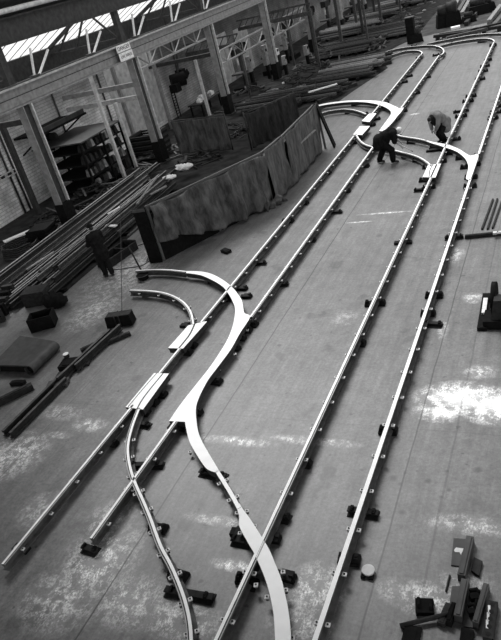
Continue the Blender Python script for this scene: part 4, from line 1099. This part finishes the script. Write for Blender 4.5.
# hoist hanging on two stays, with a ladder below it
h = PX(178,80,-22.3)
t = thing('hanging_hoist', 'dark hoist block hanging on two stays before the plastered wall', 'hoist', h)
mb = MB(); mb.tube([h+Vector((-.35,-.3,0)), h+Vector((.35,.3,0))], .42, 14); mb.build('drum', M['black'], t)
mb = MB(); mb.box(h+Vector((0,.55,.25)), (.5,.5,.55)); mb.build('motor', M['black'], t)
mb = MB(); mb.box(h+Vector((0,-.55,-.35)), (.5,.6,.5)); mb.build('gear_case', M['black'], t)
for dy in (-.1, 1.1):
    mb = MB(); mb.bar(h+Vector((0,.2,.2)), Vector((h.x, h.y+dy+.5, 6.1)), .09,.07); mb.build('stay', M['girder_dark'], t)
mb = MB(); mb.bar(h+Vector((.2,.7,.0)), h+Vector((.2,1.15,.25)), .08,.35); mb.build('control_arm', M['black'], t)
la = PX(174,88,-23.4); lb_ = PX(178,118,-23.4)
t = thing('wall_ladder', 'thin dark ladder on the plastered wall under the hanging hoist', 'ladder', (-23.6, la.y, 0))
for s in (-.2, .2):
    mb = MB(); mb.bar((-23.6,la.y+s,0), (-23.6,la.y+s,la.z), .06,.06); mb.build('stile', M['black'], t)
for i in range(9):
    mb = MB(); zz = .3 + i*(la.z-.4)/9; mb.bar((-23.6,la.y-.2,zz), (-23.6,la.y+.2,zz), .04,.04); mb.build('rung', M['black'], t)
# patch of bare plaster on the wall behind the hoist, and others further on
for i, (y0, y1, z0, z1) in enumerate(((32.2,37.6,.3,4.6),(45.6,48.6,0,3.6),(50.0,52.6,0,3.4))):
    o = tag(MB().box((XW+.018,(y0+y1)/2,(z0+z1)/2), (.03,y1-y0,z1-z0)).build('plaster_panel', M['plaster']), 'pale plastered panel on the side wall, ' + ORD[i] + ' from the near end', 'wall panel')
# work bench with pale goods
c = G(208,112)
t = thing('work_bench', 'dark work bench near the wall behind the hung grey tarpaulin', 'bench', c)
mb = MB(); mb.box(c+Vector((0,0,.82)), (1.0,3.0,.08)); mb.build('top', M['rust'], t)
for sx in (-.4,.4):
    for sy in (-1.3,1.3):
        mb = MB(); mb.box(c+Vector((sx,sy,.39)), (.09,.09,.78)); mb.build('leg', M['black'], t)
for i, (dx, dy, s, mt) in enumerate(((.1,-.9,.22,'paint_white'),(-.1,-.2,.3,'lug'),(.15,.4,.2,'rust_pale'),(0,1.0,.26,'lug'))):
    mb = MB(); q = c+Vector((dx,dy,.86)); mb.box(q+Vector((0,0,s*.4)), (s*1.2,s*1.5,s*.8)); mb.box(q+Vector((0,0,s*.9)), (s*.7,s*.9,s*.25))
    tag(mb.build('parts_box', M[mt]), 'pale box of parts on the dark work bench, ' + ORD[i] + ' from the near end', 'box', 'boxes on the work bench')
# cabinets on posts down the aisle
for i, (u, v, x, mt, hh) in enumerate(((249,64,-20.6,'dial',1.2),(265,55,-20.2,'dial',1.6),(284,40,-20.6,'dial',1.7),(284,60,-19.0,'dial',.7),(306,50,-18.2,'dial',.8),(238,46,-21.0,'lug',.7),(276,52,-19.8,'lug',.5))):
    q = PX(u, v, x); t = thing('control_cabinet', 'pale cabinet on a dark stand down the left aisle, ' + ORD[i] + ' of the row', 'cabinet', (q.x,q.y,0), 'cabinets down the aisle')
    z = max(.9, q.z); mb = MB(); mb.box((q.x,q.y,z), (.3,.52,hh*.85), random.uniform(-.2,.2), taper=.88); mb.build('case', M[mt], t)
    mb = MB(); mb.box((q.x,q.y,(z-hh*.42)/2), (.2,.25,max(.05,z-hh*.42))); mb.build('stand', M['black'], t)
    mb = MB(); mb.tube([(q.x+.14,q.y,z+hh*.2),(q.x+.18,q.y,z+hh*.2)], .10, 10); mb.build('dial', M['black'], t)

# ================================================================== FAR STORES
random.seed(5)
def cross_stack(lab, u, v, n, layers, L, pitch, z0=.0, tilt=0.0, pale=.2, grp='far stacks of bars'):
    c = G(u, v); k = 0
    for q in range(2):
        x = c.x + (q-.5)*L*.55; mb = MB(); mb.box((x, c.y+pitch*(n-1)/2, z0+.09), (.16, pitch*n+.3, .18))
        tag(mb.build('timber_bearer', M['black']), 'dark bearer under ' + lab + ', ' + ('left' if q == 0 else 'right') + ' one', 'timber', 'bearers of the far stacks')
    for j in range(layers):
        for i in range(n - j):
            y = c.y + pitch*(i + j*.5); x0 = c.x - L/2 + random.uniform(-.5,.4); x1 = c.x + L/2 + random.uniform(-.4,.5)
            mt = 'rust_pale' if random.random() < pale*.4 else 'rust_mid' if random.random() < pale*2 else 'rust'
            h_ = .13; z = z0 + .18 + j*h_ + h_/2
            mb = MB(); R_ = tilt + random.uniform(-.02,.02); cx_ = (x0+x1)/2; l2 = (x1-x0)/2
            a = Vector((cx_-l2*math.cos(R_), y-l2*math.sin(R_), z)); b = Vector((cx_+l2*math.cos(R_), y+l2*math.sin(R_), z))
            mb.bar(a, b, pitch*.62, h_*.92); mb.bar(a+Vector((0,0,.03)), b+Vector((0,0,.03)), pitch*.3, h_)
            tag(mb.build('steel_bar', M[mt]), 'steel bar lying in ' + lab, 'bar', grp); k += 1
cross_stack('the wide stack left of the far bend', 344, 82, 9, 3, 3.6, .62, pale=.4)
cross_stack('the low stack behind the far canvas screens', 300, 104, 6, 2, 4.2, .55)
cross_stack('the dark stack behind the hung black tarpaulin', 268, 112, 6, 3, 3.6, .6)
cross_stack('the second stack beyond the wide one', 342, 57, 7, 3, 4.4, .7, pale=.35)
cross_stack('the stack by the passage beyond the bend', 385, 40, 7, 3, 4.0, .8, pale=.3)
cross_stack('the third stack beyond the wide one', 345, 38, 7, 4, 4.8, .8, pale=.3)
cross_stack('the fourth stack, towards the far end', 372, 21, 7, 4, 5.2, 1.0, pale=.25)
cross_stack('the last stack at the far end', 400, 8, 7, 4, 5.0, 1.2, pale=.3)
a, b = G(306,93,.49), G(337,84,.49)
tag(MB().bar(a, b, .14, .07).build('pale_bar', M['paper']), 'bright pale bar lying on trestles right behind the canvas screens', 'bar')
for (u0,v0,u1,v1,lab) in ((272,93,300,84,'small bright plate on the dark stores in the aisle, by the fourth column'),):
    q = G(297,89,.06); tag(MB().box(q, (.8,.5,.12), .3).build('bright_plate', M['paper']), lab, 'plate')
for i, (u0,v0,u1,v1) in enumerate(((372,62,386,53),(378,66,391,62),(330,98,341,92),(318,102,332,97),(346,88,356,84))):
    a, b = G(u0,v0,.1), G(u1,v1,.1); tag(MB().bar(a,b,.22,.2).build('loose_bar', M['rust']), 'dark loose bar on the floor left of the far bend, ' + ORD[i], 'bar', 'loose bars by the bend')
# rails running lengthwise at the top right, and the long cross rails behind the bend
for i, (u0,v0,u1,v1,mt) in enumerate(((434,36.5,470,32,'rust'),(462,32.5,515,20,'rust'),(447,38,505,25,'rust_mid'),(440,34.5,480,28.5,'rust_mid'),(480,30,520,24,'rust'))):
    a, b = G(u0,v0,.25), G(u1,v1,.25); mb = MB(); mb.bar(a,b,.22,.18)
    for q in (.1,.5,.9): p = a.lerp(b,q); mb.box((p.x,p.y,.08), (.25,.35,.16))
    tag(mb.build('long_rail', M[mt]), 'long dark rail lying behind the far bend at the top right, ' + ORD[i] + ' of the row', 'rail', 'long rails behind the bend')
for i, (u0,v0,u1,v1,mt) in enumerate(((448,18,459,0,'rust_pale'),(455,18,468,-4,'rust_mid'),(462,14,471,-2,'rust_pale'),(470,20,484,0,'rust'),(474,16,489,-4,'rust_mid'),(489,22,501,6,'rust_pale'),(494,26,510,8,'rust_mid'),(452,24,456,14,'rust'),(466,24,476,12,'rust'))):
    a, b = G(u0,v0,.15), G(u1,v1,.15); tag(MB().bar(a,b,.28,.3).build('stacked_bar', M[mt]), 'bar stacked lengthwise right of the passage at the top, ' + ORD[i] + ' from the left', 'bar', 'lengthwise bars by the passage')
tag(MB().bar(G(451,28.5,.08), G(460,26.5,.08), .6, .15).build('bright_plate', M['paper']), 'bright white plate lying behind the far bend at the top', 'plate')
def lump(u, v, s, h_, lab, name='dark_casting'):
    c = G(u, v); t = thing(name, lab, 'casting', c)
    mb = MB(); mb.box(c+Vector((0,0,h_*.3)), (s,s*.9,h_*.6), .3, taper=.8); mb.build('base', M['black'], t)
    mb = MB(); mb.tube([c+Vector((-s*.3,0,h_*.75)), c+Vector((s*.3,0,h_*.75))], h_*.28, 12); mb.build('barrel', M['rust'], t)
    mb = MB(); mb.box(c+Vector((0,s*.2,h_*.62)), (s*.4,s*.3,h_*.2)); mb.build('bracket', M['rust'], t)
lump(444,27,1.1,1.5,'dark upright casting at the passage edge, left one of the pair'); lump(453,25,1.2,1.6,'dark upright casting at the passage edge, right one of the pair')
lump(478,14,1.8,1.1,'dark rounded casting among the bars at the top right corner'); lump(486,11,1.4,1.0,'smaller dark casting near the top right corner'); lump(416,42,1.0,.9,'dark casting beside the dark bollard at the bend'); lump(469,22,1.0,.7,'low dark casting behind the bright white plate')
c = G(412,43)
t = thing('bollard_box', 'dark upright box standing by the passage just behind the far bend', 'box', c)
mb = MB(); mb.box(c+Vector((0,0,.85)), (.55,.55,1.7)); mb.build('body', M['black'], t)
mb = MB(); mb.box(c+Vector((0,0,1.73)), (.62,.62,.06)); mb.build('cap', M['rust_mid'], t)
def drill(x, y, lab, s=1.0):
    t = thing('pillar_drill', lab, 'machine', (x,y,0), 'machine tools down the aisle'); V = Vector((x,y,0))
    mb = MB(); mb.box(V+Vector((0,0,.15*s)), (1.0*s,1.3*s,.3*s)); mb.build('base', M['black'], t)
    mb = MB(); mb.tube([V+Vector((0,.3*s,.3*s)), V+Vector((0,.3*s,2.6*s))], .16*s, 10); mb.build('pillar', M['rust_mid'], t)
    mb = MB(); mb.box(V+Vector((.1*s,-.1*s,2.3*s)), (.4*s,1.3*s,.45*s)); mb.build('head', M['rust'], t)
    mb = MB(); mb.tube([V+Vector((.1*s,-.5*s,2.1*s)), V+Vector((.1*s,-.5*s,1.5*s))], .07*s, 8); mb.build('spindle', M['lug'], t)
    mb = MB(); mb.box(V+Vector((0,-.3*s,1.1*s)), (.8*s,.8*s,.1*s)); mb.build('table', M['rust_mid'], t)
    mb = MB(); mb.tube([V+Vector((-.1*s,.6*s,2.45*s)), V+Vector((.3*s,.6*s,2.45*s))], .25*s, 12); mb.build('motor', M['black'], t)
for i, (x, y) in enumerate(((-20.9,43.5),(-20.7,48.5),(-21.0,53.5),(-20.7,58.5),(-20.9,64.0),(-20.5,71.0))):
    drill(x, y, 'dark pillar drill among the stores left of the far bend, ' + ORD[i] + ' of the row', 1.15)
for i, (x, y, hh) in enumerate(((-16.9,48.0,5.4),(-16.6,53.5,5.4),(-16.3,59.0,5.4),(-16.0,64.5,5.6),(-15.6,70.0,5.6),(-15.2,76.0,5.6),(-14.0,80.0,5.6),(-17.6,62.0,5.6),(-17.4,68.0,5.6))):
    mb = MB(); mb.box((x,y,hh/2), (.22,.22,hh)); tag(mb.build('thin_post', M['rust_mid'] if i % 2 else M['girder_dark']), 'thin dark post rising from the far stores, ' + ORD[i] + ' of the group', 'post', 'posts in the far stores')
for i, (x0,x1,y,z) in enumerate(((-19,-14,52,4.4),(-19,-13.5,62,4.6),(-19,-13,71,4.8),(-19,-16,46,3.8),(-23.5,-19.4,41,3.4),(-23.5,-19.4,50,3.4))):
    mb = MB(); mb.bar((x0,y,z),(x1,y,z),.12,.25); mb.bar((x0,y,z+.6),(x1,y,z+.6),.08,.1)
    n_ = 8
    for k in range(n_): mb.bar((x0+(x1-x0)*k/n_,y,z), (x0+(x1-x0)*(k+1)/n_,y,z+.6), .05,.05)
    mb.bar((x1-.1,y,0),(x1-.1,y,z),.14,.14,up=(1,0,0))
    tag(mb.build('jib_frame', M['rust_mid']), 'dark lattice jib frame crossing the far aisle, ' + ORD[i] + ' in order of distance', 'jib', 'jib frames down the aisle')
random.seed(12)
for i, (u, v, rx_, ry_, hh) in enumerate(((258,128,1.6,1.8,.7),(245,100,1.6,3.0,1.2),(290,95,1.6,3.5,1.0),(320,62,2.0,3.0,1.1),(330,48,2.0,3.0,1.2),(310,75,1.5,3.0,1.2),(365,50,1.8,2.5,.7),(225,135,1.5,2.0,.7),(200,160,1.3,1.6,.5),(155,160,1.6,2.2,.6),(60,216,1.2,1.2,.5),(352,22,2.5,4,1.3),(400,22,1.6,3,1.0))):
    names = ['behind the far screens','beside the third column','in front of the hung black tarpaulin','by the fifth column','beyond the fifth column','left of the wide stack','between the far stacks','under the hung grey tarpaulin','behind the near screen','beside the frame stack','behind the nearest column','far down the aisle','beside the passage']
    heap('scrap_heap', u, v, rx_, ry_, hh, M['rust'] if i % 3 else M['rust_mid'], 'dark heap of scrap steel ' + names[i], 45, 30+i)

random.seed(77)
for i in range(34):
    y = random.uniform(33, 72); x = random.uniform(-18.6, -13.0 if y < 45 else -12.2); L_ = random.uniform(.25,.9); a_ = random.uniform(-.6,.6); w_ = random.uniform(.06,.18)
    p = Vector((x,y,.04)); mb = MB(); mb.box(p, (L_,w_,.07), a_); mb.box(p + Vector((0,0,.04)), (L_*.5,w_*.7,.05), a_+.2)
    tag(mb.build('pale_offcut', M[random.choice(('rust_pale','lug','rust_pale','plate_mid'))]), 'small pale offcut lying loose among the dark far stores', 'offcut', 'pale offcuts in the far stores')

# ================================================================== RIGHT-HAND SIDE
def fbar(name, a, b, w_, h_, mt, lab, cat, grp=None, z=0):
    a, b = G(*a), G(*b); a.z = b.z = z + h_/2
    mb = MB(); mb.bar(a, b, w_, h_); d = (b-a).normalized()*.02
    mb.bar(a+d+Vector((0,0,h_*.1)), b-d+Vector((0,0,h_*.1)), w_*.5, h_)
    return tag(mb.build(name, M[mt]), lab, cat, grp)
fbar('steel_strip', (493,200), (482,230), .05, .05, 'rust', 'leftmost of three parallel dark strips on the floor at the right edge', 'strip')
fbar('steel_strip', (497.5,199.5), (487.5,230), .05, .05, 'rust', 'middle one of three parallel dark strips on the floor at the right edge', 'strip')
fbar('steel_strip', (502,202), (492.5,229), .05, .05, 'rust', 'rightmost of three parallel dark strips on the floor at the right edge', 'strip')
fbar('cross_rail', (465,238.5), (512,234), .10, .10, 'rust', 'dark rail lying crosswise at the right edge below the three strips', 'rail')
q = G(495,233,.13); mb = MB(); mb.box(q+Vector((0,0,.0)), (.10,.10,.06)); mb.box(q+Vector((.12,.03,.0)), (.07,.09,.05)); mb.box(q+Vector((.05,.0,-.01)), (.2,.04,.03))
tag(mb.build('clip_fitting', M['lug']), 'pale fitting lying on the crosswise rail at the right edge', 'fitting')
# heavy casting with wheel at the right edge
c = G(501,326)
t = thing('axle_casting', 'big black casting with a wheel cut off by the right edge', 'casting', c)
mb = MB(); mb.box(c+Vector((.30,.1,.10)), (1.3,.5,.20)); mb.build('bed', M['black'], t)
mb = MB(); mb.box(c+Vector((.2,.1,.40)), (.8,.35,.5), taper=.8); mb.build('body', M['rust'], t)
mb = MB(); mb.tube([c+Vector((-.2,.45,.42)), c+Vector((-.1,.45,.42))], .38, 22); mb.tube([c+Vector((-.26,.45,.42)), c+Vector((-.04,.45,.42))], .1, 12); mb.build('wheel', M['black'], t)
mb = MB(); mb.box(c+Vector((.35,1.6,.35)), (.7,.5,.7)); mb.build('end_block', M['black'], t)
mb = MB(); mb.bar(c+Vector((-.12,.2,.08)), c+Vector((.1,1.8,.2)), .12,.14); mb.build('tie_bar', M['rust'], t)
a, b = G(481.5,330), G(487,297); 
fbar('dark_plank', (482,331), (487.5,296), .20, .08, 'black', 'dark plank standing beside the black casting at the right edge', 'plank')
fbar('white_strip', (484,318), (486,303), .09, .05, 'paint_white', 'white strip lying on the dark plank at the right edge', 'strip', z=.09)
# scrap group in the lower right corner
def fplate(name, outline, h_, mt, lab, cat='plate', z=0.0):
    o = [G(u,v,z+h_) for u, v in outline]; mb = MB(); mb.prism([Vector((p.x,p.y,0)) for p in o], z+.002, z+h_, 0, 0)
    return tag(mb.build(name, M[mt]), lab, cat)
fplate('square_plate', [(453.6,538),(467.4,539),(462,566),(451,565)], .02, 'plate', 'dull square plate with a white splash, lower right of the floor')
o = [G(u,v,.025) for u, v in ((454,550),(456,547.5),(460,548),(464.5,548.5),(464.5,551.5),(462,552),(461,555),(459.5,552),(455,552))]
mb = MB(); mb.prism([Vector((p.x,p.y,0)) for p in o], .021, .026, 0, 0); tag(mb.build('lime_splash', M['paper']), 'white lime splash on the dull square plate', 'splash')
fbar('long_block', (471,543), (462,582), .105, .15, 'plate', 'long dull block lying beside the splashed square plate', 'block')
fplate('small_plate', [(474,557),(482.5,561),(479,575.5),(471,570)], .05, 'rust', 'small dark plate half hidden behind the long dull block')
fbar('long_block', (466,586), (458.5,623), .10, .15, 'plate', 'long dull block in the middle of the lower right scrap group', 'block')
fplate('flat_plate', [(452,586),(463,586),(457,619),(447,620)], .02, 'plate_mid', 'flat grey plate left of the middle dull block')
fbar('long_block', (487,590), (476,629), .075, .14, 'plate', 'thin dull block right of the two loose lumps', 'block')
t = fplate('flat_plate', [(470,588),(486,590),(476,628),(462,626)], .018, 'rust_mid', 'flat dark plate with two black lumps on it')
t = thing('drilled_bar', 'dark bar with a row of holes and white streaks at right edge of scrap group', 'bar', G(490,622))
a, b = G(493,603,.06), G(488,640,.06); mb = MB(); mb.bar(a, b, .13, .09); mb.build('bar', M['rust'], t)
for i in range(5):
    q = a.lerp(b, .1+.2*i) + Vector((0,0,.045)); mb = MB(); mb.tube([q, q+Vector((0,0,.004))], .03, 12); mb.build('hole', M['hole'], t)
for i in range(3):
    q = a.lerp(b, .25+.2*i) + Vector((-.03,0,.046)); mb = MB(); mb.box(q, (.03,.12,.004), .1); mb.build('streak', M['paint_white'], t)
a, b = G(400,626,.04), G(452,613,.09)
tag(MB().tube([a,b], .032, 10).build('iron_rod', M['rust']), 'dark iron rod lying slantwise at the left of the scrap group', 'rod')
c = G(425,609)
t = thing('bracket_casting', 'black U-shaped bracket casting above the slanting iron rod', 'bracket', c)
mb = MB(); mb.box(c+Vector((0,0,.04)), (.24,.22,.08), .2); mb.build('base', M['black'], t)
for s in (-1,1):
    mb = MB(); mb.box(c+Vector((s*.08,.02,.10)), (.05,.16,.06), .2, taper=.7); mb.build('jaw', M['black'], t)
for nm, (u, v), r, lab in (('iron_lump',(475,599),.075,'black iron lump with lugs on the flat dark plate, upper one'),('hook_casting',(472,614),.06,'black hook-like lump on the flat dark plate, lower one')):
    c = G(u,v,.02); mb = MB(); mb.box(c+Vector((0,0,.04)), (r*1.6,r*1.2,.08), .4); mb.tube([c+Vector((r,.04,.05)), c+Vector((r*.2,.10,.07)), c+Vector((-r,.07,.05))], r*.45, 8)
    if nm == 'hook_casting': mb.tube([c+Vector((r*.6,.05,.05)), c+Vector((r*.7,.18,.05)), c+Vector((r*.2,.22,.05))], .025, 8)
    tag(mb.build(nm, M['black']), lab, 'lump')
fbar('channel_piece', (450,607), (441,627), .10, .08, 'rust', 'dark channel piece between the iron rod and the flat grey plate', 'channel')
fbar('channel_piece', (455,608), (449,627), .07, .12, 'black', 'narrow black channel piece beside the middle dull block', 'channel')
fbar('dark_block', (414,628), (410,645), .22, .05, 'black', 'black block cut off by the bottom edge below the iron rod', 'block')
fbar('dark_block', (468,631), (466,646), .16, .05, 'black', 'black block cut off by the bottom edge below the flat dark plate', 'block')
fbar('thin_angle', (446,592), (450,576), .02, .03, 'rust', 'thin dark angle strip lying left of the middle dull block', 'angle')
# small round stool-like casting near the rightmost rail
c = G(368.5,574)
t = thing('round_cover', 'small round grey disc casting on short feet right of the rightmost rail', 'disc', c)
mb = MB(); mb.tube([c+Vector((0,.02,.045)), c+Vector((0,.02,.075))], .095, 24); mb.build('disc', M['flange'], t)
for s in (-1,1):
    mb = MB(); mb.box(c+Vector((s*.06,-.06,.022)), (.06,.08,.045)); mb.build('foot', M['black'], t)

# ================================================================== LIGHT
W = bpy.data.worlds.new('overcast'); bpy.context.scene.world = W; W.use_nodes = True
nt = W.node_tree; bg = nt.nodes['Background']
bg.inputs['Color'].default_value = (1, 1, 1, 1); bg.inputs['Strength'].default_value = .85
sl = bpy.data.lights.new('daylight', 'SUN'); sl.energy = 2.3; sl.angle = math.radians(28)
so = bpy.data.objects.new('daylight', sl); C.objects.link(so)
dirv = Vector((.50, -.55, -1.0)); so.rotation_euler = dirv.to_track_quat('-Z', 'Y').to_euler(); so.location = (0, 20, 30)
vs = bpy.context.scene.view_settings
vs.view_transform = 'Standard'; vs.look = 'None'; vs.exposure = 0.58; vs.gamma = 1.0
vs.use_curve_mapping = False
